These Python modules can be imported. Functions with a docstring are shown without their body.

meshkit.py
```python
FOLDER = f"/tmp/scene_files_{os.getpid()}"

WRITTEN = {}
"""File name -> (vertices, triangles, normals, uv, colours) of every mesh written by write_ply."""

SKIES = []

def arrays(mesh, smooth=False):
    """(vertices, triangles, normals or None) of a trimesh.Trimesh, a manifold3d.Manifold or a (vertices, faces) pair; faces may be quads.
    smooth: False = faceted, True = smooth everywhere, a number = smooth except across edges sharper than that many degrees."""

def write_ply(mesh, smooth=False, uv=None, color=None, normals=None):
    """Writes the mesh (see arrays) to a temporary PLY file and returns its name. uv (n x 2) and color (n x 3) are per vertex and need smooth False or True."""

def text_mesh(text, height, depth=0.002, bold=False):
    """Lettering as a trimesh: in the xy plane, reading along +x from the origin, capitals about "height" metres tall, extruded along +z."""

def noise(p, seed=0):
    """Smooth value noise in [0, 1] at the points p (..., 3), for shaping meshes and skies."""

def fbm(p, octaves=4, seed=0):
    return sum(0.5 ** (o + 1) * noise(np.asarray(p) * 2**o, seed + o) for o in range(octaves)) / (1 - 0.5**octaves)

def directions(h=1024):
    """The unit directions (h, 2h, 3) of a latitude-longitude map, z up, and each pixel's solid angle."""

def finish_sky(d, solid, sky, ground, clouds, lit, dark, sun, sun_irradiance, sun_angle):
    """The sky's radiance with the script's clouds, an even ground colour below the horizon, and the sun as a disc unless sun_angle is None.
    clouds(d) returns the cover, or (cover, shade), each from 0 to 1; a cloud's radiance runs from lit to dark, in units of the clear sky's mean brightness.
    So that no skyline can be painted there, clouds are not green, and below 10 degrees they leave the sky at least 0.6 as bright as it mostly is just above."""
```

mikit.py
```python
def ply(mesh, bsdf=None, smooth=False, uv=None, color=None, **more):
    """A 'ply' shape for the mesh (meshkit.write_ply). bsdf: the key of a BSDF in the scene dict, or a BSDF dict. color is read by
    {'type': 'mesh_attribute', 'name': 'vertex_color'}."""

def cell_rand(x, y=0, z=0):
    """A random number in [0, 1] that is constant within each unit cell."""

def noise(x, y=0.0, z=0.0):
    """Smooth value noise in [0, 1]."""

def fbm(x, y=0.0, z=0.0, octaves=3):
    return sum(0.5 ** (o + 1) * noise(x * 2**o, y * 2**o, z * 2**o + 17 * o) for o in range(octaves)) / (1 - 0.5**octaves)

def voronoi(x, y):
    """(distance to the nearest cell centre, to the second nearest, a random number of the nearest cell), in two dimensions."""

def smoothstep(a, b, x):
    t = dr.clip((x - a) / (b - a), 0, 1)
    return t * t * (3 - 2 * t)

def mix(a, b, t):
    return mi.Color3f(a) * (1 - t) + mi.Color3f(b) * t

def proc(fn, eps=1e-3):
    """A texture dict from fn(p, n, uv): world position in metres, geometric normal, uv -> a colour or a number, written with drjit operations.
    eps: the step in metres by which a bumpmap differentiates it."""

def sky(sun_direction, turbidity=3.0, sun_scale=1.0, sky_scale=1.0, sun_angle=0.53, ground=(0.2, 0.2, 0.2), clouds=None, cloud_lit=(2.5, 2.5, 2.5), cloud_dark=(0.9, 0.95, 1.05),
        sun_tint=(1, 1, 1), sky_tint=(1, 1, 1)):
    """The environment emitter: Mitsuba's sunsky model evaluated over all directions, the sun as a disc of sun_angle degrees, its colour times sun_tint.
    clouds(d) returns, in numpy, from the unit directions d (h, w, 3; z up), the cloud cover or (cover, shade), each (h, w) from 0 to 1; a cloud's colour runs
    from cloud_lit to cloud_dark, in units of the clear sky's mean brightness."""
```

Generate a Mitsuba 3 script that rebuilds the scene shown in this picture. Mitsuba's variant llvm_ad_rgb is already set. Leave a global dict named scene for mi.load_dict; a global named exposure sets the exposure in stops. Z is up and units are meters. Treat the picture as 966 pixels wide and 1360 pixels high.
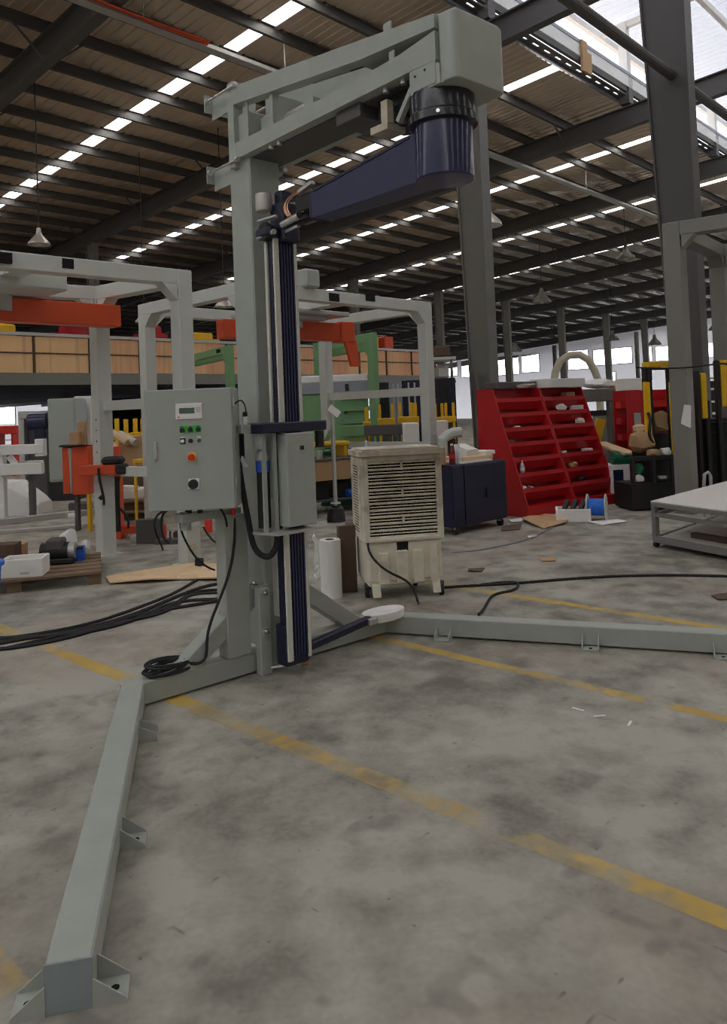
import math, random
import numpy as np, trimesh, mitsuba as mi, drjit as dr, mikit
from mikit import proc, fbm, noise, voronoi, cell_rand, smoothstep, mix
random.seed(7); rng = np.random.default_rng(7)
PI = math.pi
# ------------------------------------------------------------------ camera, sky, light, exposure
F, CX, CY, YAW, PITCH, ROLL, CH = 1029.16, 483.0, 515.14, 0.7518, 0.02726, -0.04006, 1.5
def _rot():
    f = np.array([-math.sin(YAW)*math.cos(PITCH), math.cos(YAW)*math.cos(PITCH), math.sin(PITCH)])
    r = np.cross(f, [0, 0, 1]); r /= np.linalg.norm(r); u = np.cross(r, f)
    c, s = math.cos(ROLL), math.sin(ROLL)
    return np.array([c*r+s*u, -(-s*r+c*u), f])
CAMR = _rot()
cam_m = np.eye(4); cam_m[:3, 0] = -CAMR[0]; cam_m[:3, 1] = -CAMR[1]; cam_m[:3, 2] = CAMR[2]; cam_m[2, 3] = CH
exposure = 0.35
SKYLIGHT = 6.5            # radiance of the daylit translucent roof strips
def overcast(d):
    return np.ones(d.shape[:2]), np.clip(0.5*(1-d[..., 2]), 0, 1)
scene = {
    'camera': {'type': 'perspective', 'fov': 2*math.degrees(math.atan(483/F)), 'fov_axis': 'x', 'near_clip': 0.05, 'far_clip': 400.0,
               'principal_point_offset_x': 0.0, 'principal_point_offset_y': (680-CY)/1360, 'to_world': mi.ScalarTransform4f(cam_m.tolist())},
    'sky': {**mikit.sky((-0.5, 0.2, 0.8), turbidity=6.0, sun_scale=0.0, sky_scale=1.0, clouds=overcast, cloud_lit=(1.0, 1.0, 1.02), cloud_dark=(0.85, 0.87, 0.9)), 'scale': 16.0, 'sampling_weight': 25.0},
}
labels = {}
ORD = ('first', 'second', 'third', 'fourth', 'fifth', 'sixth', 'seventh', 'eighth', 'ninth', 'tenth')
# pixel -> place helpers (used to read positions off the photograph's geometry)
def _ray(u, v): return np.array([(u-CX)/F, (v-CY)/F, 1.0]) @ CAMR
def fl(u, v, z=0.0):
    d = _ray(u, v); p = d*((z-CH)/d[2]); return np.array([p[0], p[1], z])
def aty(u, v, y):
    d = _ray(u, v); p = d*(y/d[1]); return p+np.array([0, 0, CH])
def atx(u, v, x):
    d = _ray(u, v); p = d*(x/d[0]); return p+np.array([0, 0, CH])
def atd(u, v, t): return _ray(u, v)*t+np.array([0, 0, CH])
# ------------------------------------------------------------------ materials
def bs(key, d): scene[key] = {'type': 'twosided', 'bsdf': d}; return key
def rgb(*c): return {'type': 'rgb', 'value': list(c)}
def pl(key, col, rough=0.5, metal=0.0, **k):
    return bs(key, {'type': 'principled', 'base_color': rgb(*col) if isinstance(col, tuple) else col, 'roughness': rough, 'metallic': metal, 'specular': 0.5, **k})
def conc(p):
    a = fbm(p.x*0.8+3, p.y*0.8, 0, 3); b = fbm(p.x*6.5, p.y*6.5+9, 1, 5); c = fbm(p.x*2.2+1.7, p.y*2.2, 3, 4)
    fine = noise(p.x*70, p.y*70, 2)
    t = 0.56+0.7*(a-0.5)+1.25*(b-0.5)+0.9*(c-0.5)+0.16*(fine-0.5)
    col = mix((0.142, 0.131, 0.108), (0.378, 0.362, 0.308), dr.clip(t, 0, 1))
    col = mix(col, (0.33, 0.27, 0.22), 0.40*smoothstep(0.5, 0.75, fbm(p.x*1.1+40, p.y*1.1, 6, 3)))
    pits = smoothstep(0.66, 0.80, noise(p.x*14, p.y*14, 4)*0.45+0.55*fbm(p.x*3.3, p.y*3.3+31, 2, 4))
    col = mix(col, (0.13, 0.12, 0.105), 0.40*pits)
    return mix(col, (0.09, 0.085, 0.075), 0.5*smoothstep(0.95, 1.0, noise(p.x*22, p.y*22, 8)))
def f_floor(p, n, uv): return conc(p)
def f_line(p, n, uv):
    w = smoothstep(0.30, 0.62, fbm(p.x*2.2+7, p.y*2.2, 5, 4)*0.75+0.25*noise(p.x*24, p.y*24, 3))
    gap = smoothstep(0.10, 0.05, dr.sqrt(dr.square((p.x+1.60)*0.8)+dr.square(p.y-2.345)))+smoothstep(0.09, 0.05, dr.sqrt(dr.square(p.x+1.62)+dr.square(p.y-3.76)))
    return mix(conc(p), mix((0.42, 0.275, 0.06), (0.57, 0.37, 0.06), noise(p.x*3, p.y*3, 1)), (0.22+0.66*w)*(1-dr.clip(gap, 0, 1)))
bs('concrete', {'type': 'principled', 'base_color': proc(f_floor), 'roughness': 0.55, 'specular': 0.35})
bs('line_paint', {'type': 'principled', 'base_color': proc(f_line), 'roughness': 0.55, 'specular': 0.35})
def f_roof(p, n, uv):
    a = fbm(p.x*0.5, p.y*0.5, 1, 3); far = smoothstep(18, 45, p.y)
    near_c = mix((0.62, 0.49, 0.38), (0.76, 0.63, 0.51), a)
    return mix(near_c, mix((0.66, 0.62, 0.60), (0.78, 0.76, 0.76), a), far)  # far end painted paler, standing in for brighter light there
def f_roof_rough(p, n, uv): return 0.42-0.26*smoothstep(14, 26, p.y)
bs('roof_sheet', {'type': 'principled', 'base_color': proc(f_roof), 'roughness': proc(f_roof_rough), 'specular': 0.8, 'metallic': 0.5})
def f_grey(p, n, uv):
    t = fbm(p.x*7, p.y*7, p.z*7, 3); s = noise(p.x*40, p.y*40, p.z*9)
    return mix((0.30, 0.325, 0.295), (0.37, 0.395, 0.36), dr.clip(t*0.8+s*0.2, 0, 1))
bs('grey_paint', {'type': 'principled', 'base_color': proc(f_grey), 'roughness': 0.38, 'specular': 0.5})
pl('grey_cabinet', (0.34, 0.37, 0.34), 0.35)
pl('plate_paint', (0.24, 0.28, 0.29), 0.4)
pl('frame_paint', (0.52, 0.54, 0.50), 0.4)
pl('column_paint', (0.135, 0.13, 0.115), 0.5)
pl('shaded_column', (0.075, 0.07, 0.066), 0.5)  # column paint darkened to put shade into one column
pl('frame_dark', (0.19, 0.185, 0.165), 0.45)
pl('dark_steel', (0.085, 0.08, 0.078), 0.55)
pl('tray_steel', (0.30, 0.32, 0.37), 0.4, 0.5)
pl('galvanised', (0.50, 0.49, 0.47), 0.45, 0.6)
pl('table_steel', (0.23, 0.235, 0.225), 0.5, 0.3)
pl('chrome', (0.80, 0.80, 0.80), 0.22, 1.0)
pl('navy', (0.008, 0.009, 0.032), 0.38)
pl('navy_gloss', (0.018, 0.021, 0.072), 0.16, 0.0, clearcoat=0.6, clearcoat_gloss=0.95)
pl('navy_matt', (0.020, 0.023, 0.075), 0.4)
pl('black_gloss', (0.012, 0.013, 0.02), 0.18, 0.0, clearcoat=0.6)
pl('black', (0.012, 0.012, 0.013), 0.55)
pl('rubber', (0.016, 0.016, 0.017), 0.7)
pl('void', (0.004, 0.004, 0.005), 0.9)  # near-black; paints the shade inside slots, holes and recesses
pl('rail_strip', (0.56, 0.56, 0.50), 0.4)
pl('white_paint', (0.72, 0.72, 0.70), 0.45)
pl('white_wall', (0.74, 0.74, 0.76), 0.7)
scene['cladding'] = {'type': 'principledthin', 'base_color': rgb(0.80, 0.80, 0.84), 'diff_trans': 0.9, 'roughness': 0.8, 'spec_trans': 0.0}  # translucent, so the sky behind brightens the end and left walls
pl('dim_wall', (0.60, 0.60, 0.62), 0.8)
pl('beige', (0.50, 0.45, 0.35), 0.5)
pl('red_paint', (0.42, 0.012, 0.016), 0.32)
pl('red_bright', (0.62, 0.03, 0.02), 0.4)
pl('orange_paint', (0.62, 0.075, 0.018), 0.38)
pl('yellow_paint', (0.76, 0.45, 0.012), 0.4)
pl('green_paint', (0.16, 0.31, 0.145), 0.42)
pl('green_bright', (0.05, 0.42, 0.05), 0.4)
pl('dark_green', (0.012, 0.12, 0.055), 0.5)
pl('blue_plastic', (0.02, 0.10, 0.50), 0.35)
pl('blue_bright', (0.03, 0.16, 0.62), 0.4)
pl('screen_green', (0.09, 0.13, 0.085), 0.25)
pl('cardboard', (0.42, 0.265, 0.14), 0.8)
pl('cardboard_light', (0.60, 0.43, 0.26), 0.8)
pl('brown', (0.10, 0.065, 0.045), 0.8)
pl('foam', (0.78, 0.76, 0.72), 0.7)
pl('film', (0.74, 0.73, 0.70), 0.3, 0.0, clearcoat=0.5)
pl('paper', (0.72, 0.70, 0.68), 0.8)
pl('table_top', (0.60, 0.575, 0.54), 0.5)
pl('cola', (0.10, 0.008, 0.012), 0.2)
pl('bottle_clear', (0.62, 0.66, 0.67), 0.15)
pl('copper', (0.62, 0.33, 0.20), 0.35, 0.8)
pl('lamp_metal', (0.55, 0.52, 0.48), 0.35, 0.5)
def f_cool(p, n, uv):
    d = fbm(p.x*6, p.y*6, p.z*2.5, 4); g = smoothstep(0.45, 0.75, fbm(p.x*14, p.y*14, p.z*14, 3))
    up = smoothstep(0.45, 0.9, p.z)
    c = mix((0.68, 0.64, 0.52), (0.40, 0.34, 0.26), dr.clip(up*0.95*d*1.7, 0, 1))
    return mix(c, (0.18, 0.14, 0.11), 0.35*g*up+0.15*g)
bs('cooler_plastic', {'type': 'principled', 'base_color': proc(f_cool), 'roughness': 0.5})
def f_ply(p, n, uv):
    s = noise(p.y*16, p.z*0.8, 2); k = cell_rand(dr.floor(p.y/1.9), 3, 1)
    return mix(mix((0.70, 0.36, 0.22), (0.80, 0.52, 0.27), k), (0.40, 0.22, 0.12), 0.35*smoothstep(0.55, 0.9, s))
bs('plywood', {'type': 'principled', 'base_color': proc(f_ply), 'roughness': 0.7})
def f_wood(p, n, uv):
    return mix((0.13, 0.085, 0.05), (0.24, 0.165, 0.10), fbm(p.x*9, p.y*3, p.z*20, 3))
bs('old_wood', {'type': 'principled', 'base_color': proc(f_wood), 'roughness': 0.8})
scene['translucent'] = {'type': 'principledthin', 'base_color': rgb(0.62, 0.64, 0.69), 'diff_trans': 0.8, 'roughness': 0.7, 'spec_trans': 0.0}
scene['pane_glass'] = {'type': 'thindielectric'}
# ------------------------------------------------------------------ mesh helpers
def Rz(a):
    c, s = math.cos(a), math.sin(a); return np.array([[c, -s, 0], [s, c, 0], [0, 0, 1.0]])
def Rx(a):
    c, s = math.cos(a), math.sin(a); return np.array([[1, 0, 0], [0, c, -s], [0, s, c]])
def Ry(a):
    c, s = math.cos(a), math.sin(a); return np.array([[c, 0, s], [0, 1, 0], [-s, 0, c]])
def _cbox_t():
    s = np.array([[x, y, z] for x in (-1, 1) for y in (-1, 1) for z in (-1, 1)], float)
    v = np.concatenate([np.stack([c*np.where(np.arange(3) == k, 1.0, 0.8) for k in range(3)]) for c in s])
    h = trimesh.Trimesh(v, process=False).convex_hull if False else None
    from scipy.spatial import ConvexHull
    q = ConvexHull(v); f = q.simplices.copy()
    for i, t in enumerate(f):
        a, b, c = v[t]
        if np.dot(np.cross(b-a, c-a), a+b+c) < 0: f[i] = t[::-1]
    return s, f
CB_S, CB_F = _cbox_t()
BOX_V = CB_S*0.5
BOX_F = np.array([[0, 1, 3], [0, 3, 2], [4, 6, 7], [4, 7, 5], [0, 4, 5], [0, 5, 1], [2, 3, 7], [2, 7, 6], [0, 2, 6], [0, 6, 4], [1, 5, 7], [1, 7, 3]])
class MB:
    """collects shapes; M (3x3, offset) is applied to all that is added"""
    def __init__(s, R=None, o=(0, 0, 0)):
        s.v, s.f, s.n = [], [], 0; s.R = np.eye(3) if R is None else R; s.o = np.asarray(o, float)
    def add(s, v, f):
        v = np.asarray(v, float) @ s.R.T + s.o
        s.v.append(v); s.f.append(np.asarray(f, int)+s.n); s.n += len(v); return s
    def box(s, x0, x1, y0, y1, z0, z1, c=0.0, R=None, at=None):
        lo, hi = np.minimum([x0, y0, z0], [x1, y1, z1]), np.maximum([x0, y0, z0], [x1, y1, z1]); m, h = (lo+hi)/2, (hi-lo)/2
        if c > 0:
            c = min(c, 0.45*h.min()*2)
            v = np.concatenate([np.stack([k*(h-np.where(np.arange(3) == a, 0, c)) for a in range(3)]) for k in CB_S]); f = CB_F
        else: v, f = BOX_V*2*h, BOX_F
        v = v+m
        if R is not None:
            piv = np.zeros(3) if at is None else np.asarray(at, float); v = (v-piv) @ R.T + piv
        return s.add(v, f)
    def bar(s, p, q, w, h, up=(0, 0, 1), c=0.0):
        """box beam from p to q, w across, h along up"""
        p, q = np.asarray(p, float), np.asarray(q, float); d = q-p; L = np.linalg.norm(d); d /= L
        a = np.cross(d, up)
        if np.linalg.norm(a) < 1e-6: a = np.cross(d, (0, 1, 0))
        a /= np.linalg.norm(a); b = np.cross(a, d)
        R = np.stack([d, -a, b], 1); t = MB(); t.box(0, L, -w/2, w/2, -h/2, h/2, c); v = t.v[0] @ R.T + p
        return s.add(v, t.f[0])
    def hull(s, pts):
        from scipy.spatial import ConvexHull
        v = np.asarray(pts, float); q = ConvexHull(v); f = q.simplices.copy(); m = v.mean(0)
        for i, t in enumerate(f):
            a, b, c = v[t]
            if np.dot(np.cross(b-a, c-a), a-m) < 0: f[i] = t[::-1]
        return s.add(v, f)
    def rings(s, rs, close=True, caps=True):
        rs = [np.asarray(r, float) for r in rs]; n, k = len(rs[0]), len(rs)
        v = np.concatenate(rs); f = []
        for i in range(k-1):
            for j in range(n if close else n-1):
                a, b = i*n+j, i*n+(j+1) % n; f += [[a, b, b+n], [a, b+n, a+n]]
        if caps:
            for i, fl_ in ((0, True), (k-1, False)):
                v = np.vstack([v, rs[i].mean(0)]); c = len(v)-1
                for j in range(n):
                    a, b = i*n+j, i*n+(j+1) % n; f.append([b, a, c] if fl_ else [a, b, c])
        return s.add(v, f)
    def tube(s, pts, r, k=8, smooth=0):
        p = np.asarray(pts, float)
        if smooth: p = spline(p, smooth)
        t = np.gradient(p, axis=0); t /= np.linalg.norm(t, axis=1, keepdims=True)+1e-12
        ref = np.array([0, 0, 1.0]) if abs(t[0][2]) < 0.9 else np.array([1.0, 0, 0])
        a = np.cross(t[0], ref); a /= np.linalg.norm(a); rr = np.broadcast_to(r, (len(p),)); out = []
        ang = np.arange(k)*2*PI/k
        for i in range(len(p)):
            a = a-t[i]*np.dot(a, t[i]); a /= np.linalg.norm(a); b = np.cross(t[i], a)
            out.append(p[i]+rr[i]*(np.cos(ang)[:, None]*a+np.sin(ang)[:, None]*b))
        return s.rings(out)
    def cyl(s, p, q, r, r2=None, k=20): return s.tube([p, q], [r, r if r2 is None else r2], k)
    def lathe(s, prof, at=(0, 0, 0), k=24, R=None):
        ang = np.arange(k)*2*PI/k; R = np.eye(3) if R is None else R
        return s.rings([(np.stack([r*np.cos(ang), r*np.sin(ang), ang*0+z], 1)) @ R.T + np.asarray(at) for r, z in prof])
    def prism(s, poly, y0, y1, axes='xz'):
        """extrude a 2D polygon along the remaining axis"""
        from shapely.geometry import Polygon
        P = Polygon(poly).buffer(0)
        m = trimesh.creation.extrude_polygon(P, 1.0, engine='earcut'); w = m.vertices; t = y0+(y1-y0)*w[:, 2]
        idx = {'xz': (w[:, 0], t, w[:, 1]), 'xy': (w[:, 0], w[:, 1], t), 'yz': (t, w[:, 0], w[:, 1])}[axes]
        v = np.stack(idx, 1); f = m.faces.copy()
        tm = trimesh.Trimesh(v, f, process=False)
        if tm.volume < 0: f = f[:, ::-1]
        return s.add(v, f)
    def raw(s, v, f): return s.add(v, f)
    def mesh(s): return np.concatenate(s.v), np.concatenate([f if f.shape[1] == 3 else np.vstack([f[:, [0, 1, 2]], f[:, [0, 2, 3]]]) for f in s.f])
def spline(p, n):
    from scipy.interpolate import CubicSpline
    p = np.asarray(p, float); d = np.r_[0, np.cumsum(np.linalg.norm(np.diff(p, axis=0), axis=1))]
    return CubicSpline(d, p)(np.linspace(0, d[-1], n))
def numbered(name):
    if name not in used: used[name] = 0; return name
    used[name] += 1; return f'{name}_{used[name]:03d}'
used = {}
def put(name, mb, m, parent=None, smooth=30, label=None, **more):
    key = numbered(parent+'__'+name if parent else name)
    scene[key] = mikit.ply(mb.mesh() if isinstance(mb, MB) else mb, m, smooth=smooth, **more)
    if label: labels[key] = {'label': label}
    return key
def thing(name, label, cat, group=None):
    key = numbered(name); labels[key] = {'label': label, 'category': cat}
    if group: labels[key]['group'] = group
    return key
def solo(name, mb, m, label, cat, group=None, smooth=30):
    key = put(name, mb, m, smooth=smooth); labels[key] = {'label': label, 'category': cat}
    if group: labels[key]['group'] = group
    return key
def struct(name, mb, m, parent=None, smooth=False, **more):
    key = put(name, mb, m, parent, smooth, **more)
    if not parent: labels[key] = {'kind': 'structure'}
    return key
def B(*a, **k): return MB().box(*a, **k)
# ------------------------------------------------------------------ setting
YS0, BAY = 9.906, 6.5                         # first skylight strip, frame spacing
STRIPS = [YS0+BAY*k for k in range(-3, 10)]
RAFT = [YS0+BAY*(k+0.5) for k in range(-3, 10)]
PUR0, PURD = -13.973, 1.237
XE, XR, XO, XO2, XW2 = -56.0, -4.65, -8.75, -0.55, 15.0      # eave, ridge, opening edges, right wall
YB, YF = -10.0, 70.0
def zr(x): return 10.04+0.0626*x if x <= XR else 10.04+0.0626*(2*XR-x)
struct('floor', B(XE, XW2, YB, YF, -0.2, 0.0), 'concrete')
labels['floor'] = {'kind': 'structure'}
LN = [  # painted lines: y centre, x from, x to, width
    (2.318, -12.0, 6.0, 0.10), (3.757, -3.55, 7.0, 0.09), (5.2, -4.5, 6.0, 0.09), (0.84, -2.75, -2.15, 0.12)]
for y, xa, xb, w in LN:
    m = MB(); n = 40; xs = np.linspace(xa, xb, n); e = 0.004*rng.standard_normal((2, n))
    m.raw(np.concatenate([np.stack([xs, y-w/2+e[0], xs*0+0.0006], 1), np.stack([xs, y+w/2+e[1], xs*0+0.0006], 1)]), [[i, i+1, n+i+1, n+i] for i in range(n-1)])
    put('painted_line', m, 'line_paint', 'floor', smooth=False)
# roof
SAG = 0.18
def sag(y):
    t = ((y-YS0+BAY/2) % BAY)/BAY*2-1
    return -SAG*(1-t*t)
def sheet(xa, xb, ya, yb, dz=0.0, zf=zr, pitch=0.24, h=0.022):
    n = max(1, int(round((yb-ya)/pitch))); ys, zs = [], []
    for i in range(n):
        y = ya+(yb-ya)*i/n; d = (yb-ya)/n
        ys += [y, y+0.62*d, y+0.70*d, y+0.92*d]; zs += [0, 0, h, h]
    ys.append(yb); zs.append(0); ys, zs = np.array(ys), np.array(zs); k = len(ys)
    if zf is zr: zs = zs+sag(ys)
    X = np.linspace(xa, xb, 2); v = np.concatenate([np.stack([ys*0+x, ys, zs+zf(x)+dz], 1) for x in X])
    return MB().raw(v, [[i, i+1, k+i+1, k+i] for i in range(k-1)])
SW = 0.18
struct('ceiling', sheet(XE, XO, STRIPS[0], STRIPS[0]+SW*0.5, 0.03), 'roof_sheet')
for i, y in enumerate(STRIPS):
    y1 = STRIPS[i+1]-SW if i+1 < len(STRIPS) else y+BAY
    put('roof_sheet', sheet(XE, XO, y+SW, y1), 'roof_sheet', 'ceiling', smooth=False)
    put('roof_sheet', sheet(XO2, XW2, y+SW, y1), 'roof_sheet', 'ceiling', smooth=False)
    for xa, xb, em in ((-30.5, -20.0, SKYLIGHT), (-20.0, XO, SKYLIGHT), (XO2, XW2, SKYLIGHT)):  # panels right of the ridge are out of view, lighting the hall
        m = MB().raw([[xa, y-SW, zr(xa)-SAG+0.02], [xb, y-SW, zr(xb)-SAG+0.02], [xb, y+SW, zr(xb)-SAG+0.02], [xa, y+SW, zr(xa)-SAG+0.02]], [[0, 3, 2, 1]])
        put('skylight_panel', m, 'white_wall', 'ceiling', smooth=False, emitter={'type': 'area', 'radiance': {'type': 'rgb', 'value': [em, em*0.97, em*0.9]}})
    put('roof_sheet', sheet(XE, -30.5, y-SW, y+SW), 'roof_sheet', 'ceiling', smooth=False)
def zpurlin(mb, x, ya, yb, z):
    mb.box(x-0.012, x+0.012, ya, yb, z-0.20, z); mb.box(x, x+0.07, ya, yb, z-0.014, z); mb.box(x-0.07, x, ya, yb, z-0.20, z-0.186)
for k in range(-5, 36):
    x = PUR0-PURD*k
    if x > XO-0.3 or x < XE: continue
    m = MB(); zpurlin(m, x, STRIPS[0], YF, zr(x)-0.16); put('purlin', m, 'dark_steel', 'ceiling', smooth=False)
for x in np.arange(0.8, XW2, PURD):
    m = MB(); zpurlin(m, x, STRIPS[0], YF, zr(x)-0.16); put('purlin', m, 'dark_steel', 'ceiling', smooth=False)
def ibeam(mb, p, q, w, h, tf=0.03, tw=0.02):
    p, q = np.asarray(p, float), np.asarray(q, float); o = np.array([0, 0, h/2-tf/2])
    mb.bar(p+o, q+o, w, tf); mb.bar(p-o, q-o, w, tf); mb.bar(p, q, tw, h-2*tf)
for y in RAFT:
    m = MB()
    for xa, xb in ((XE, XR), (XR, XW2)):
        ibeam(m, (xa, y, zr(xa)-0.64), (xb, y, zr(xb)-0.64), 0.22, 0.55)
    put('rafter', m, 'dark_steel', 'ceiling', smooth=False)
    for k in range(-3, 20, 3):               # flange braces between purlin and rafter
        x = PUR0-PURD*k
        if -43 < x < XO-0.5:
            m = MB()
            for s in (-1, 1): m.bar((x, y+0.1*s, zr(x)-0.88), (x, y+0.75*s, zr(x)-0.30), 0.035, 0.035)
            put('flange_brace', m, 'dark_steel', 'ceiling', smooth=False)
# ridge monitor over the opening
def zm(x): return 11.75-0.05*abs(x-XR)
for i in range(len(RAFT)-1):
    ya, yb = RAFT[i], RAFT[i+1]
    for xa, xb in ((XO-0.7, XR), (XR, XO2+0.7)):
        put('monitor_roof_sheet', sheet(xa, xb, ya+0.02, yb-0.02, 0, zm, 0.3, 0.03), 'translucent', 'ceiling', smooth=False)
for x in (XO-0.55, -6.7, XR, -2.6, XO2+0.55):
    put('monitor_purlin', MB().box(x-0.06, x+0.06, STRIPS[0], YF, zm(x)-0.2, zm(x)-0.04), 'white_paint', 'ceiling', smooth=False)
for y in RAFT:
    put('monitor_rafter', MB().bar((XO-0.3, y, zm(XO)-0.28), (XR, y, zm(XR)-0.28), 0.12, 0.16).bar((XR, y, zm(XR)-0.28), (XO2+0.3, y, zm(XO2)-0.28), 0.12, 0.16), 'white_paint', 'ceiling', smooth=False)
    for x in (XO+0.25, XO2-0.25):
        put('monitor_post', MB().box(x-0.11, x+0.11, y-0.11, y+0.11, zr(x)+0.25, zm(x)-0.2), 'white_paint', 'ceiling', smooth=False)  # upper part painted white, as lit above the roof; foot dark
        put('monitor_post_foot', MB().box(x-0.13, x+0.13, y-0.13, y+0.13, zr(x)-0.3, zr(x)+0.45), 'dark_steel', 'ceiling', smooth=False)
for x, sg in ((XO, 1), (XO2, -1)):           # slotted curb along the opening, white flashing above it
    z = zr(x)
    m = MB().box(x-0.05, x+0.02, STRIPS[0], YF, z-0.12, z-0.02); put('curb_channel', m, 'tray_steel', 'ceiling', smooth=False)
    m = MB().box(x+sg*0.26, x+sg*0.34, STRIPS[0], YF, z+0.0, z+0.14).box(x, x+sg*0.10, STRIPS[0], YF, z-0.06, z-0.03).box(x+sg*0.17, x+sg*0.27, STRIPS[0], YF, z-0.06, z-0.03)
    for yy in np.arange(STRIPS[0], YF, 0.5): m.box(x+sg*0.09, x+sg*0.18, yy, yy+0.22, z-0.06, z-0.03)
    put('slotted_curb', m, 'dark_steel', 'ceiling', smooth=False)
    m = MB().box(x+sg*0.36, x+sg*0.38, STRIPS[0], YF, z+0.12, z+0.42); put('curb_flashing', m, 'white_paint', 'ceiling', smooth=False)
    m = MB().box(x+sg*0.34, x+sg*0.40, STRIPS[0], YF, z+0.42, z+0.5); put('curb_rail', m, 'tray_steel', 'ceiling', smooth=False)
put('ridge_tube', MB().cyl((XR-0.2, -3, 6.87), (XR-0.2, 40, 6.9), 0.085, k=12), 'dark_steel', 'ceiling')
# walls with window openings
def wall_grid(mb, ax, c, t, a0, a1, ztop, holes, flat=False):
    """wall plane at coordinate c of axis ax; holes (a,b,z0,z1) are left open"""
    cuts = sorted({a0, a1, *[h[0] for h in holes], *[h[1] for h in holes]})
    for p, q in zip(cuts[:-1], cuts[1:]):
        hs = sorted([(h[2], h[3]) for h in holes if h[0] <= p+1e-6 and h[1] >= q-1e-6]); z = 0.0
        for z0, z1 in hs+[(None, None)]:
            top = z0 if z0 is not None else max(ztop(p), ztop(q))
            if top > z+1e-4:
                if flat: mb.raw([[p, c, z], [q, c, z], [q, c, top], [p, c, top]] if ax == 'y' else [[c, p, z], [c, q, z], [c, q, top], [c, p, top]], [[0, 1, 2, 3]])
                elif ax == 'y': mb.box(p, q, c, c+t, z, top)
                else: mb.box(c, c+t, p, q, z, top)
            z = z1 if z1 is not None else z
EWIN = [(-52.95, -51.0, 4.75, 6.6), (-50.6, -46.8, 4.5, 6.55), (-46.5, -43.1, 4.45, 6.5), (-42.9, -40.7, 4.55, 6.45), (-37.6, -35.3, 4.5, 6.45), (-34.9, -30.9, 4.75, 6.35), (-29.9, -29.0, 4.75, 6.2), (-28.8, -27.3, 4.75, 6.15), (-33.6, -32.6, 3.2, 4.1), (-24.6, -21.0, 4.75, 6.1), (-18, -13, 4.7, 6.0), (-10, -5, 4.7, 6.0), (-2, 3, 4.7, 6.0)]
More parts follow.
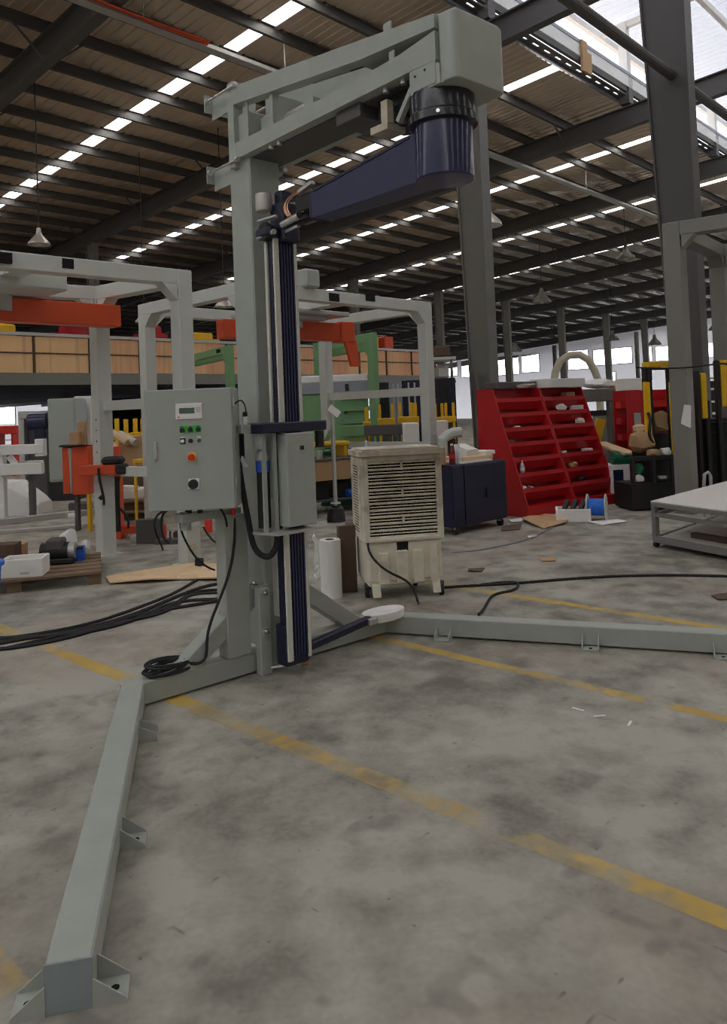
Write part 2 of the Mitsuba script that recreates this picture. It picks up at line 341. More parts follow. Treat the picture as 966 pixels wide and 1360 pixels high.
m = MB(); wall_grid(m, 'y', YF, 0.0, XE, XW2, lambda x: zr(x)-0.05, EWIN, True); struct('wall_back', m, 'cladding')
_w = atx(20, 527, XE)
WWIN = [(_w[1]-6.0, _w[1], 0.3, _w[2]), (40, 44, 1.2, 3.0)]
m = MB(); wall_grid(m, 'x', XE, 0.0, YB, YF, lambda y: zr(XE), WWIN, True); struct('wall_left', m, 'cladding')
struct('wall_added_backing', B(-38.2, -38.0, 20.2, 31.0, 0, 2.6), 'void')  # black sheet added for the dark depth under the gallery
UNSEEN_RWIN = [(y, y+3.0, 1.6, 3.0) for y in np.arange(20, 66, 9.0)]  # openings out of view, placed to let light in from the right
m = MB(); wall_grid(m, 'x', XW2, 0.24, YB, YF, lambda y: zr(XW2), UNSEEN_RWIN); struct('wall_right', m, 'white_wall')
m = MB(); wall_grid(m, 'y', YB-0.24, 0.24, XE, XW2, lambda x: zr(x), []); struct('wall_front', m, 'white_wall')
wi = 0
for a, b, z0, z1 in EWIN:
    wi += 1; k = f'window_{wi}'
    struct(k, MB().box(a, b, YF-0.05, YF+0.05, z0, z0+0.06).box(a, b, YF-0.05, YF+0.05, z1-0.06, z1).box(a, a+0.06, YF-0.05, YF+0.05, z0, z1).box(b-0.06, b, YF-0.05, YF+0.05, z0, z1), 'galvanised')
    put('pane', MB().raw([[a, YF, z0], [b, YF, z0], [b, YF, z1], [a, YF, z1]], [[0, 1, 2, 3]]), 'pane_glass', k, smooth=False)
for a, b, z0, z1 in WWIN:
    wi += 1; k = f'window_{wi}'
    struct(k, MB().box(XE-0.05, XE+0.05, a, b, z0, z0+0.05).box(XE-0.05, XE+0.05, a, b, z1-0.05, z1).box(XE-0.05, XE+0.05, a, a+0.05, z0, z1).box(XE-0.05, XE+0.05, b-0.05, b, z0, z1), 'galvanised')
    put('pane', MB().raw([[XE, a, z0], [XE, b, z0], [XE, b, z1], [XE, a, z1]], [[0, 1, 2, 3]]), 'pane_glass', k, smooth=False)
# building columns
def icolumn(x, y, ztop, label, w0=0.40, w1=0.62, b=0.30, group=None, mat='column_paint', flat=1):
    """tapered H column: web along x, the +x flange upright, the -x flange leaning"""
    k = thing('steel_column', label, 'column', group)
    put('flange', MB().box(x+0.0, x+0.03, y-b/2, y+b/2, 0, ztop), mat, k, smooth=False)
    m = MB(); m.hull([(x-w0, y-b/2, 0), (x-w0+0.03, y-b/2, 0), (x-w0, y+b/2, 0), (x-w0+0.03, y+b/2, 0), (x-w1, y-b/2, ztop), (x-w1+0.03, y-b/2, ztop), (x-w1, y+b/2, ztop), (x-w1+0.03, y+b/2, ztop)])
    put('flange', m, mat, k, smooth=False)
    m = MB(); m.hull([(x-w0+0.03, y-b/2+0.05, 0), (x-w0+0.03, y-b/2+0.07, 0), (x, y-b/2+0.05, 0), (x, y-b/2+0.07, 0), (x-w1+0.03, y-b/2+0.05, ztop), (x-w1+0.03, y-b/2+0.07, ztop), (x, y-b/2+0.05, ztop), (x, y-b/2+0.07, ztop)])
    put('web', m, mat, k, smooth=False)
    put('base_plate', MB().box(x-w0-0.1, x+0.1, y-b/2-0.08, y+b/2+0.08, 0, 0.025), mat, k, smooth=False)
    return k
icolumn(-8.72, RAFT[3], zr(-8.7)-0.92, 'grey tapered steel column between the air cooler and the red parts rack', 0.42, 0.66, 0.30)
# ================================================================== the wrapping machine
MTH = math.radians(-5.6); MR = Rz(MTH); MO = np.array([-3.6, 3.0, 0.0])
def MM(): return MB(MR, MO)
def W(x, y, z): return MR @ np.array([x, y, z]) + MO
WM = thing('wrapping_machine', 'large grey overhead arm wrapping machine with navy mast and splayed floor base', 'wrapping machine')
def mp(name, mb, m, parent=WM, smooth=30, label=None): return put(name, mb, m, parent, smooth, label)
# base
mp('cross_beam', MM().box(-0.075, 0.032, -0.94, 0.94, 0.010, 0.125, 0.006), 'grey_paint', smooth=False)
LA = math.radians(29.0); LD = {s: np.array([math.cos(LA), s*math.sin(LA), 0]) for s in (-1, 1)}
LN_ = {s: np.array([s*math.sin(LA), -math.cos(LA), 0])*s for s in (-1, 1)}
for s in (-1, 1):
    p = np.array([-0.01, s*0.895, 0.0675]); q = p+LD[s]*2.10
    leg = mp('base_leg', MM().bar(p-LD[s]*0.02, q, 0.115, 0.115, c=0.006), 'grey_paint', smooth=False)
    mp('end_plate', MM().bar(q-[0, 0, 0.004], q-[0, 0, 0.004]+LD[s]*0.006, 0.12, 0.125), 'plate_paint', leg, smooth=False)
    nrm = np.array([-s*LD[s][1]*s, s*LD[s][0]*1.0, 0]); inward = np.array([LD[s][1]*s, -s*LD[s][0], 0])
    for t, side in ((0.42, 1), (1.33, 1), (2.06, 1), (2.06, -1)):
        if side < 0 and s > 0 and t < 2: continue
        c0 = p+LD[s]*t+inward*side*0.0575; c0[2] = 0; a, b = LD[s], inward*side
        m = MM(); m.hull([c0+a*e+b*f+np.array([0, 0, z]) for e in (-0.05, 0.05) for f in (0, 0.085) for z in (0.0, 0.008)])
        for e in (-0.05, 0.044):
            m.hull([c0+a*(e+g)+b*f+np.array([0, 0, z]) for g in (0, 0.006) for f, z in ((0, 0.0), (0.083, 0.0), (0.0, 0.075), (0.083, 0.035 if t < 1 else 0.012))])
        fb = mp('foot_bracket', m, 'grey_paint', leg, smooth=False)
        used.setdefault('x', 0)
        if t > 1.2: mp('bolt_hole', MM().cyl(c0+b*0.05+np.array([0, 0, 0.0081]), c0+b*0.05+np.array([0, 0, 0.0095]), 0.011, k=12), 'void', leg)
    # diagonal brace
    m = MM().bar((-0.02, s*0.66, 0.08), (-0.02, s*0.13, 0.46), 0.10, 0.10, up=(1, 0, 0), c=0.005); mp('diagonal_brace', m, 'grey_paint', smooth=False)
# column
mp('column', MM().box(-0.17, 0.05, -0.10, 0.115, 0.125, 3.30, 0.008), 'grey_paint', smooth=False)
mp('front_plate', MM().box(0.05, 0.105, -0.175, -0.10, 0.0, 0.49, 0.004).box(0.05, 0.058, -0.17, 0.14, 0.125, 0.50), 'grey_paint', smooth=False)
mp('front_plate', MM().box(0.05, 0.105, 0.115, 0.165, 0.0, 0.49, 0.004), 'grey_paint', smooth=False)
for y, z in ((-0.14, 0.47), (-0.14, 0.25)):
    mp('hex_bolt', MM().cyl((0.105, y, z), (0.118, y, z), 0.014, k=6).cyl((0.118, y, z), (0.135, y, z), 0.007, k=8), 'chrome')
mp('hex_bolt', MM().cyl((-0.03, -0.10, 0.50), (-0.03, -0.125, 0.50), 0.014, k=6).cyl((-0.03, -0.11, 0.5), (-0.03, -0.145, 0.5), 0.007, k=8), 'chrome')
for z, xa in ((0.47, 0.105), (0.25, 0.105)):
    mp('tie_rod', MM().cyl((xa-0.02, -0.09, z), (0.20, -0.06, z+0.01), 0.006, k=8), 'chrome')
mp('tie_rod', MM().cyl((0.10, -0.11, 0.035), (0.215, 0.045, 0.05), 0.009, k=10), 'chrome')
mp('rod_nut', MM().cyl((0.205, 0.03, 0.05), (0.225, 0.062, 0.05), 0.018, k=6), 'copper')
# arm frame at the top
y0, y1 = -0.135, 0.215
UP = [(-0.07, 3.467), (1.60, 3.225), (1.60, 3.163), (1.09, 3.203), (-0.07, 3.357)]
LO = [(-0.05, 3.022), (-0.05, 3.118), (0.5, 3.11), (1.18, 3.118), (1.38, 3.124), (1.60, 3.150), (1.60, 3.02), (1.45, 3.022)]
for ya, yb in ((y0, y0+0.07), (y1-0.07, y1)):
    mp('arm_beam', MM().prism(UP, ya, yb), 'grey_paint', smooth=False); mp('arm_beam', MM().prism(LO, ya, yb), 'grey_paint', smooth=False)
    s = -1 if ya < 0 else 1; yo = ya if s < 0 else yb
    mp('arm_strap', MM().box(-0.115, -0.05, ya, yb, 2.98, 3.50, 0.003), 'grey_paint', smooth=False)
    mp('arm_tie_bar', MM().box(0.05, 0.075, yo+s*-0.02, yo+s*-0.03, 3.12, 3.36), 'grey_paint', smooth=False)
    mp('lifting_eye', MM().box(1.27, 1.32, yo-s*0.01-0.004, yo-s*0.01+0.004, 3.25, 3.31), 'grey_paint', smooth=False)
    mp('lifting_eye', MM().box(1.30, 1.335, yo-s*0.01-0.004, yo-s*0.01+0.004, 3.11, 3.165), 'grey_paint', smooth=False)
# head box: rounded upright edges
def rrect(xa, xb, ya, yb, r, z, k=5):
    out = []
    for cx_, cy_, a0 in ((xb-r, yb-r, 0), (xa+r, yb-r, 90), (xa+r, ya+r, 180), (xb-r, ya+r, 270)):
        for j in range(k+1):
            a = math.radians(a0+90*j/k); out.append((cx_+r*math.cos(a), cy_+r*math.sin(a), z))
    return np.array(out)
def head_ring(z, ins=0.0):
    r = rrect(1.60-0.0, 1.715-ins, y0+ins, y1-ins, 0.045, z); return r
mp('head_box', MM().rings([head_ring(2.91, 0.004), head_ring(2.915), head_ring(3.20), head_ring(3.212, 0.006)]).prism([(1.435, 2.91), (1.62, 2.91), (1.62, 3.0), (1.435, 3.02)], y0, y1), 'grey_paint')
mp('head_lid', MM().prism([(1.05, 3.205), (1.7, 3.205), (1.7, 3.222), (1.05, 3.29)], y0+0.03, y1-0.03), 'grey_paint', smooth=False)
mp('head_hatch', MM().box(1.452, 1.598, y0-0.004, y0+0.02, 2.918, 3.018, 0.002), 'grey_paint', smooth=False)
for x, z in ((1.475, 2.985), (1.535, 2.995)): mp('hatch_screw', MM().cyl((x, y0-0.004, z), (x, y0-0.007, z), 0.006, k=8), 'black')
mp('arm_floor', MM().box(-0.05, 1.44, y0+0.06, y1-0.06, 3.015, 3.03), 'dark_steel', smooth=False)
mp('arm_crossbar', MM().box(0.62, 0.70, y0+0.02, y1-0.02, 3.11, 3.16), 'grey_paint', smooth=False)
mp('arm_crossbar', MM().box(0.30, 0.33, y0+0.02, y1-0.02, 3.05, 3.3), 'grey_paint', smooth=False)
mp('gear_motor', MM().lathe([(0.001, -0.16), (0.07, -0.16), (0.085, -0.13), (0.085, 0.05), (0.05, 0.09), (0.001, 0.09)], (0.42, 0.04, 3.15), 18, Ry(PI/2)), 'lamp_metal')
mp('motor_gearbox', MM().box(0.08, 0.27, -0.04, 0.13, 3.04, 3.26, 0.02), 'grey_cabinet', smooth=False)
mp('slip_ring', MM().box(1.10, 1.36, -0.03, 0.13, 2.90, 3.02, 0.01).cyl((1.22, 0.05, 2.86), (1.22, 0.05, 3.02), 0.08), 'black')
mp('slip_ring_bracket', MM().box(1.20, 1.245, -0.10, -0.06, 2.86, 2.97).box(1.12, 1.24, -0.10, 0.02, 2.83, 2.865), 'beige', smooth=False)
mp('bracket_strut', MM().bar((1.44, -0.12, 2.95), (1.33, -0.11, 2.83), 0.025, 0.025), 'grey_paint', smooth=False)
mp('junction_box', MM().box(0.86, 1.05, -0.10, 0.12, 2.95, 3.02, 0.004), 'dark_steel', smooth=False)
for x in (0.28, 0.36, 1.24, 1.36):
    mp('hex_bolt', MM().cyl((x, y0+0.035, 3.022), (x, y0+0.035, 3.0), 0.016, k=6), 'galvanised')
for z in (3.46, 3.01):
    for y in (-0.145, 0.20):
        mp('anchor_rod', MM().cyl((-0.34, y, z), (-0.01, y, z), 0.008, k=8).cyl((-0.012, y, z), (0.0, y, z), 0.018, k=6).cyl((-0.33, y, z), (-0.318, y, z), 0.018, k=6), 'chrome')
    m = MM().box(-0.36, -0.352, -0.15, 0.17, z-0.06, z+0.05).box(-0.36, -0.165, -0.095, -0.087, z-0.10, z+0.03).box(-0.36, -0.165, 0.10, 0.108, z-0.10, z+0.03)
    mp('anchor_bracket', m, 'grey_paint', smooth=False)
# slewing drum and swing arm
DX, DY = 1.50, 0.005
mp('slew_ring', MM().lathe([(0.12, 2.915), (0.148, 2.915), (0.150, 2.905), (0.150, 2.825), (0.160, 2.815), (0.160, 2.78), (0.15, 2.775), (0.125, 2.775)], (DX, DY, 0), 48), 'black_gloss')
drum = mp('drum', MM().lathe([(0.002, 2.53), (0.128, 2.53), (0.134, 2.536), (0.134, 2.79), (0.002, 2.79)], (DX, DY, 0), 48), 'navy_gloss')
mp('drum_bolt', MM().cyl(np.array([DX+0.155*math.cos(-0.95), DY+0.155*math.sin(-0.95), 2.795]), np.array([DX+0.17*math.cos(-0.95), DY+0.17*math.sin(-0.95), 2.795]), 0.009, k=8), 'chrome')
m = MM(); m.hull([(0.60, y, z) for y in (-0.075, 0.06) for z in (2.54, 2.685)]+[(1.42, y, z) for y in (-0.085, 0.09) for z in (2.535, 2.76)])
arm = mp('swing_arm', m, 'navy_matt', smooth=False)
mp('arm_cap', MM().box(0.575, 0.602, -0.08, 0.065, 2.535, 2.69, 0.01), 'navy', arm, smooth=False)
mp('arm_edge', MM().bar((0.62, -0.078, 2.683), (1.37, -0.086, 2.752), 0.006, 0.012), 'navy', arm, smooth=False)
# joint between swing arm and mast
mp('hinge_block', MM().box(0.42, 0.58, -0.055, 0.04, 2.60, 2.70, 0.01).box(0.36, 0.5, -0.03, 0.03, 2.56, 2.63, 0.01), 'black', smooth=False)
mp('air_cylinder', MM().cyl((0.34, -0.085, 2.555), (0.50, -0.085, 2.575), 0.020).cyl((0.34, -0.06, 2.52), (0.46, -0.06, 2.53), 0.012), 'chrome')
for dx, dz in ((0, 0), (0.015, 0.01), (0.03, 0.0)):
    mp('air_hose', MM().tube([(0.36+dx, -0.06, 2.60), (0.35+dx, -0.05, 2.70+dz), (0.40+dx, -0.03, 2.72+dz), (0.46+dx, -0.05, 2.60)], 0.004, 6, smooth=16), 'copper')
mp('arm_top_bar', MM().bar((0.48, -0.06, 2.71), (0.60, -0.06, 2.735), 0.03, 0.02), 'galvanised', smooth=False)
# mast
MX0, MX1, MY0, MY1 = 0.185, 0.275, -0.105, 0.052
mast = mp('mast', MM().box(MX0, MX1-0.006, MY0+0.01, MY1-0.006, 0.11, 2.52, 0.004), 'navy', smooth=False)
for y in np.linspace(-0.052, 0.03, 5):
    mp('mast_rib', MM().box(MX1-0.008, MX1, y-0.005, y+0.005, 0.12, 2.50), 'navy_gloss', mast, smooth=False)
mp('guide_strip', MM().box(MX1-0.012, MX1+0.004, MY0-0.002, MY0+0.034, 0.10, 2.50, 0.003), 'rail_strip', mast, smooth=False)
mp('guide_strip', MM().box(MX1-0.012, MX1+0.004, MY1-0.018, MY1+0.004, 0.10, 2.50, 0.003), 'rail_strip', mast, smooth=False)
mp('guide_strip', MM().box(MX0-0.004, MX0+0.020, MY0-0.004, MY0+0.012, 0.75, 2.48, 0.003), 'rail_strip', mast, smooth=False)
mp('mast_foot', MM().box(MX0-0.02, MX1-0.01, MY0-0.01, MY1+0.0, 0.07, 0.30, 0.01), 'navy', mast, smooth=False)
mp('mast_head', MM().box(0.20, 0.33, -0.075, 0.05, 2.47, 2.70, 0.012).box(0.23, 0.30, -0.06, 0.03, 2.68, 2.77, 0.01).box(0.16, 0.30, -0.16, -0.06, 2.49, 2.56, 0.02), 'navy', mast, smooth=False)
mp('chain_sprocket', MM().lathe([(0.01, -0.02), (0.05, -0.02), (0.055, 0), (0.05, 0.02), (0.01, 0.02)], (0.24, -0.13, 2.53), 20, Rx(PI/2)), 'black', mast)
mp('pivot_pin', MM().cyl((0.18, -0.15, 2.50), (0.31, -0.13, 2.515), 0.010, k=10).cyl((0.31, -0.13, 2.515), (0.325, -0.13, 2.515), 0.016, k=6), 'galvanised', mast)
mp('pivot_pin', MM().cyl((0.18, -0.14, 2.60), (0.31, -0.10, 2.61), 0.010, k=10), 'galvanised', mast)
mp('chain_motor', MM().lathe([(0.001, 0), (0.045, 0), (0.05, 0.01), (0.05, 0.1), (0.001, 0.1)], (0.19, -0.10, 2.66), 18), 'lamp_metal', mast)
mp('chain_guide', MM().box(0.11, 0.165, -0.085, -0.03, 0.33, 1.0, 0.004), 'galvanised', smooth=False)
# film carriage
car = mp('film_carriage', MM().box(0.12, 0.34, -0.262, 0.18, 1.388, 1.445, 0.006), 'navy', smooth=False)
mp('carriage_block', MM().box(0.10, 0.22, -0.325, -0.262, 1.39, 1.44, 0.004), 'grey_cabinet', car, smooth=False)
for y in (-0.225, -0.155):
    mp('carriage_post', MM().box(0.27, 0.285, y-0.012, y+0.012, 0.84, 1.39), 'grey_cabinet', car, smooth=False)
mp('carriage_gusset', MM().box(0.20, 0.29, -0.245, -0.238, 1.30, 1.39), 'grey_cabinet', car, smooth=False)
mp('film_box', MM().box(0.265, 0.36, -0.128, 0.070, 0.862, 1.382, 0.006), 'grey_cabinet', car, smooth=False)
mp('film_box_label', MM().box(0.3601, 0.3612, -0.036, -0.008, 1.285, 1.308), 'black', car, smooth=False)
mp('film_box_label', MM().box(0.3601, 0.3608, -0.036, -0.008, 1.272, 1.278), 'grey_paint', car, smooth=False)
cm = mp('carriage_motor', MM().cyl((0.22, -0.195, 0.86), (0.22, -0.195, 1.17), 0.036), 'rubber', car)
mp('motor_cap', MM().cyl((0.22, -0.195, 1.17), (0.22, -0.195, 1.235), 0.040), 'blue_plastic', car)
mp('motor_head', MM().lathe([(0.04, 0), (0.042, 0.02), (0.03, 0.05), (0.03, 0.10), (0.0, 0.10)], (0.22, -0.195, 1.235), 18), 'galvanised', car)
for y in (-0.28, -0.295):
    mp('sensor', MM().cyl((0.20, y, 1.44), (0.20, y, 1.485), 0.010, k=10), 'chrome', car)
    mp('sensor_cap', MM().cyl((0.20, y, 1.485), (0.20, y, 1.51), 0.007, k=10), 'black', car)
mp('sensor_cable', MM().tube([(0.20, -0.28, 1.51), (0.20, -0.285, 1.54), (0.20, -0.31, 1.575), (0.18, -0.345, 1.55), (0.15, -0.36, 1.45), (0.14, -0.355, 1.38)], 0.004, 6, smooth=24), 'black', car)
mp('carriage_shelf', MM().prism([(0.20, -0.265), (0.375, -0.215), (0.375, 0.26), (0.25, 0.33), (0.17, 0.20), (0.18, -0.20)], 0.828, 0.842, 'xy'), 'galvanised', car, smooth=False)
mp('spindle', MM().cyl((0.29, 0.262, 0.93), (0.29, 0.262, 1.53), 0.012, k=10).lathe([(0.03, 0.945), (0.032, 0.95), (0.03, 0.955)], (0.29, 0.262, 0), 16), 'galvanised', car)
mp('spindle_base', MM().lathe([(0.001, 0.842), (0.055, 0.842), (0.055, 0.87), (0.045, 0.92), (0.02, 0.935), (0.001, 0.935)], (0.29, 0.262, 0), 20), 'black', car)
mp('roller_head', MM().cyl((0.31, 0.145, 1.29), (0.31, 0.145, 1.385), 0.026), 'rubber', car)
mp('drag_chain', MM().tube([(0.06, -0.26, 1.40), (0.075, -0.258, 1.2), (0.10, -0.245, 1.0), (0.125, -0.23, 0.82), (0.155, -0.205, 0.715), (0.20, -0.17, 0.69), (0.235, -0.145, 0.73), (0.245, -0.14, 0.84)], 0.017, 8, smooth=40), 'rubber', car)
mp('chain_clamp', MM().box(0.05, 0.11, -0.30, -0.235, 1.24, 1.40, 0.01), 'black', car, smooth=False)
mp('chain_link', MM().tube([(0.10, -0.26, 1.26), (0.11, -0.25, 1.22), (0.12, -0.235, 1.20)], 0.012, 8), 'white_paint', car)
# clamp arm at the foot
mp('clamp_arm', MM().bar((0.22, 0.06, 0.135), (0.14, 0.62, 0.165), 0.05, 0.045, c=0.006), 'navy', smooth=False)
PCX, PCY = 0.075, 0.80
pad = [np.stack([PCX+0.095*np.cos(np.linspace(0, 2*PI, 40, endpoint=False))*k2, PCY+0.17*np.sin(np.linspace(0, 2*PI, 40, endpoint=False))*k2, np.full(40, z)], 1) for z, k2 in ((0.126, 0.985), (0.130, 1.0), (0.172, 1.0), (0.176, 0.985))]
mp('clamp_pad', MM().rings(pad), 'white_paint')
mp('clamp_pad_rim', MM().rings([np.stack([PCX+0.05*np.cos(a_)*k2, PCY+0.05+0.09*np.sin(a_)*k2, np.full(32, z)], 1) for a_ in [np.linspace(0, 2*PI, 32, endpoint=False)] for z, k2 in ((0.175, 1.0), (0.179, 1.0), (0.181, 0.9))]), 'paper')
mp('clamp_fork', MM().box(0.10, 0.19, 0.58, 0.65, 0.14, 0.18, 0.004), 'galvanised', smooth=False)
# control cabinet on its stand
mp('cabinet_stand', MM().box(-0.06, 0.045, -0.352, -0.20, 0.125, 0.93, 0.004), 'grey_paint', smooth=False)
CA = np.array([-3.736, 2.254, 0]); CB_ = np.array([-3.389, 2.578, 0]); CW = 0.475
ca_ang = math.atan2(CB_[1]-CA[1], CB_[0]-CA[0]); CR = Rz(ca_ang); CO = np.array([CA[0], CA[1], 0.992])
def CM(): return MB(CR, CO)         # local: x right along the door, y into the cabinet, z up; front face at y=0
H_, D_ = 0.655, 0.20
cab = mp('control_cabinet', CM().box(0, CW, 0.022, D_, 0, H_, 0.006), 'grey_cabinet', smooth=False)
mp('door', CM().box(0.0, CW-0.004, 0.0, 0.02, 0.0, H_, 0.004), 'grey_cabinet', cab, smooth=False)
mp('cabinet_arm', MM().box(-0.06, 0.02, -0.60, -0.22, 0.915, 0.965, 0.004), 'grey_paint', smooth=False)
mp('cabinet_arm_socket', MM().cyl((-0.03, -0.55, 0.87), (-0.03, -0.55, 0.97), 0.03), 'grey_paint')
mp('warning_lamp', MM().cyl((0.06, -0.30, 0.93), (0.06, -0.30, 1.03), 0.012), 'red_bright')
for z in (0.12, 0.55): mp('hinge', CM().box(CW-0.002, CW+0.008, 0.01, 0.03, z, z+0.05, 0.002), 'galvanised', cab, smooth=False)
def cu(u): return (u-72)/(818-72)*CW     # door drawing coordinates
def cz(v): return (1130-v)/(1130-110)*H_
def face(name, u0, u1, v0, v1, d, m, c=0.0, label=None): return mp(name, CM().box(cu(u0), cu(u1), -d, 0.001, cz(v1), cz(v0), c), m, cab, smooth=False, label=label)
face('display_bezel', 335, 562, 232, 365, 0.008, 'paper', 0.003)
face('display_screen', 368, 498, 270, 318, 0.009, 'screen_green')
for u in (512, 532):
    for v in (262, 280, 298): face('display_key', u, u+15, v, v+12, 0.010, 'galvanised', 0.001)
face('display_badge', 352, 372, 341, 350, 0.0088, 'red_bright')
face('button_plate', 362, 545, 420, 478, 0.003, 'green_bright', 0.001, 'bright green backing plate behind the buttons')
def rnd(name, u, v, r, d, m, r2=None):
    c = np.array([cu(u), 0, cz(v)]); return mp(name, CM().lathe([(0.0, -0.002), (r, -0.002), (r, d*0.8), ((r2 or r*0.9), d), (0.0, d)], c, 24, Rx(PI/2)), m, cab)
for u in (386, 455, 522): rnd('push_button', u, 455, 0.0125, 0.014, 'black')
for u in (386, 455, 522): face('button_label', u-10, u+10, 424, 434, 0.0036, 'dark_green')
for u in (386, 526): face('button_label', u-18, u+18, 512, 522, 0.003, 'white_paint')
face('button_plate', 366, 410, 524, 574, 0.002, 'black'); face('button_plate', 505, 548, 524, 574, 0.002, 'galvanised')
rnd('push_button', 386, 549, 0.010, 0.012, 'white_paint'); rnd('push_button', 455, 549, 0.0115, 0.012, 'black'); rnd('push_button', 526, 549, 0.010, 0.012, 'dark_green')
rnd('stop_ring', 462, 685, 0.0255, 0.006, 'yellow_paint'); rnd('emergency_stop', 460, 685, 0.018, 0.03, 'red_bright', 0.015)
face('switch_plate', 424, 517, 865, 955, 0.004, 'white_paint', 0.001); rnd('main_switch', 468, 912, 0.026, 0.025, 'black', 0.022)
m = CM().box(cu(140), cu(170), -0.012, 0.001, cz(700), cz(545), 0.004).box(cu(146), cu(164), -0.02, -0.01, cz(695), cz(660), 0.003); mp('door_handle', m, 'galvanised', cab, smooth=False)
# ================================================================== other building columns
icolumn(-4.60, RAFT[3], zr(-4.6)-0.90, 'shaded tapered steel column rising behind the grey portal frame at right', 0.42, 0.74, 0.30, mat='shaded_column')
for j, k in enumerate(range(3, 13)):
    y = RAFT[k]
    if y > YF-1: continue
    lab = (('grey steel column behind the left portal frame, by the gallery railing', 'grey steel column hidden mostly behind the wrapping machine column', 'grey steel column above the portal frame, right of the navy mast', 'brownish steel column just left of the tapered column by the cooler')[j] if j < 4 else f'slender grey steel column before the end wall, {("first", "second", "third", "fourth", "fifth")[j-4]} right of the tapered column')
    icolumn(-24.65, y, zr(-24.6)-0.89, lab, 0.30, 0.46, 0.22, 'columns along the mezzanine' if j < 4 else 'far row of columns')
for x in (-38.9, -30.4, -25.6, -20.2, -12):
    solo('wall_post', B(x-0.15, x+0.15, YF-0.3, YF-0.002, 0, zr(x)-0.5), 'column_paint', f'steel post on the white end wall, {("first", "second", "third", "fourth", "fifth")[(-38.9, -30.4, -25.6, -20.2, -12).index(x)]} from the left', 'post', 'posts on the end wall', False)
# ------------------------------------------------------------------ mezzanine at left
XM, ZM = -24.0, 3.08
MY0_, MY1_ = -6.0, 31.0
mz = thing('gallery_deck', 'raised steel storage deck with a grey edge beam, at left under the roof', 'deck')
mr = thing('gallery_railing', 'long railing filled with tan plywood panels along the raised deck at left', 'railing')
put('deck', B(XE+0.05, XM, MY0_, MY1_, ZM-0.12, ZM-0.04), 'dark_steel', mz, smooth=False)
put('edge_beam', B(XM-0.02, XM+0.04, MY0_, MY1_, ZM-0.42, ZM-0.04), 'frame_dark', mz, smooth=False)
for y in np.arange(MY0_, MY1_+0.1, 1.85):
    put('rail_post', B(XM-0.03, XM+0.05, y-0.03, y+0.03, ZM-0.04, ZM+1.22), 'brown', mr, smooth=False)
for y in np.arange(MY0_, MY1_-0.5, 1.85):
    for z0, z1 in ((ZM-0.035, ZM+0.56), (ZM+0.60, ZM+1.10)):
        put('plywood_panel', B(XM-0.02, XM+0.0, y+0.04, y+1.81, z0, z1, 0.004), 'plywood', mr, smooth=False)
put('mid_rail', B(XM+0.0, XM+0.04, MY0_, MY1_, ZM+0.56, ZM+0.60), 'brown', mr, smooth=False)
put('hand_rail', B(XM-0.04, XM+0.06, MY0_, MY1_, ZM+1.12, ZM+1.22), 'galvanised', mr, smooth=False)
for y in np.arange(MY0_+2, MY1_, 3.25):
    m = MB(); ibeam(m, (XE+0.1, y, ZM-0.3), (XM-0.05, y, ZM-0.3), 0.15, 0.34); put('joist', m, 'dark_steel', mz, smooth=False)
for pi_, y in enumerate((8.5, 15, 21.5, 28)):
    for x in (-31,):
        solo('gallery_post', B(x-0.14, x+0.14, y-0.14, y+0.14, 0, ZM-0.4), 'dark_steel', f'dark square steel post under the gallery, {("first", "second", "third", "fourth")[pi_]} from the left', 'post', 'posts under the gallery', False)
for x, y, w, d, h, m, l, c in ((-25.0, 9.6, 0.7, 1.6, 1.62, 'yellow_paint', 'small yellow crate on the gallery above the plywood rail', 'crate'), (-26.2, 13.2, 0.8, 1.7, 1.6, 'red_paint', 'red machine cover on the gallery left of the grey frames', 'cover'),
                               (-25.3, 15.6, 0.8, 1.0, 1.6, 'red_paint', 'red box on the gallery between two grey frame posts', 'box'), (-25.2, 17.6, 0.9, 1.6, 1.45, 'yellow_paint', 'flat yellow part on the gallery beside the wrapping column', 'machine part')):
    solo('stored_part', MB().box(x-w/2, x+w/2, y-d/2, y+d/2, ZM-0.04, ZM+h*0.95, 0.05).box(x-w/3, x+w/3, y-d/3, y+d/3, ZM+h*0.9, ZM+h*1.12, 0.04), m, l, c, smooth=False)
for i, y in enumerate((26.4, 27.3, 28.1, 29.2)):
    solo('orange_case', MB().box(-26.1, -25.4, y-0.33, y+0.33, ZM+1.3, ZM+2.0, 0.05).box(-26.1, -25.4, y-0.25, y+0.25, ZM-0.04, ZM+1.32, 0.02), 'orange_paint' if i % 2 else 'yellow_paint', f'{("yellow", "orange")[i % 2]} case on the gallery at its far end, {ORD[i]} of four from the left', 'case', 'cases at the far end of the gallery', False)
# ------------------------------------------------------------------ hanging lamps, cable tray
def lamp(p, r, label, drop, group=None, m='lamp_metal'):
    p = np.asarray(p, float); k = thing('hanging_lamp', label, 'lamp', group)
    put('shade', MB().lathe([(r, 0), (r*0.9, r*0.25), (r*0.35, r*0.85), (r*0.22, r*1.2), (r*0.20, r*1.5), (0.001, r*1.5)], p, 20), m, k)
    put('bulb', MB().lathe([(0.001, -r*0.05), (r*0.5, r*0.05), (r*0.5, r*0.2), (0.001, r*0.3)], p, 12), 'white_paint', k)
    put('cord', MB().cyl(p+[0, 0, r*1.4], p+[0, 0, drop], 0.012, k=6), 'black', k)
def lampat(u, v, t, r, label, group=None, m='lamp_metal'):
    p = atd(u, v, t); lamp(p, r, label, max(0.5, zr(p[0])+0.01-p[2]), group, m)
lampat(52, 325, 15.5, 0.22, 'hanging dome lamp above the left portal frame, nearest the left edge')
lampat(192, 428, 21, 0.25, 'hanging dome lamp before the dark gallery, left of the grey frame posts')
lampat(298, 408, 20, 0.25, 'hanging dome lamp just left of the machine column')
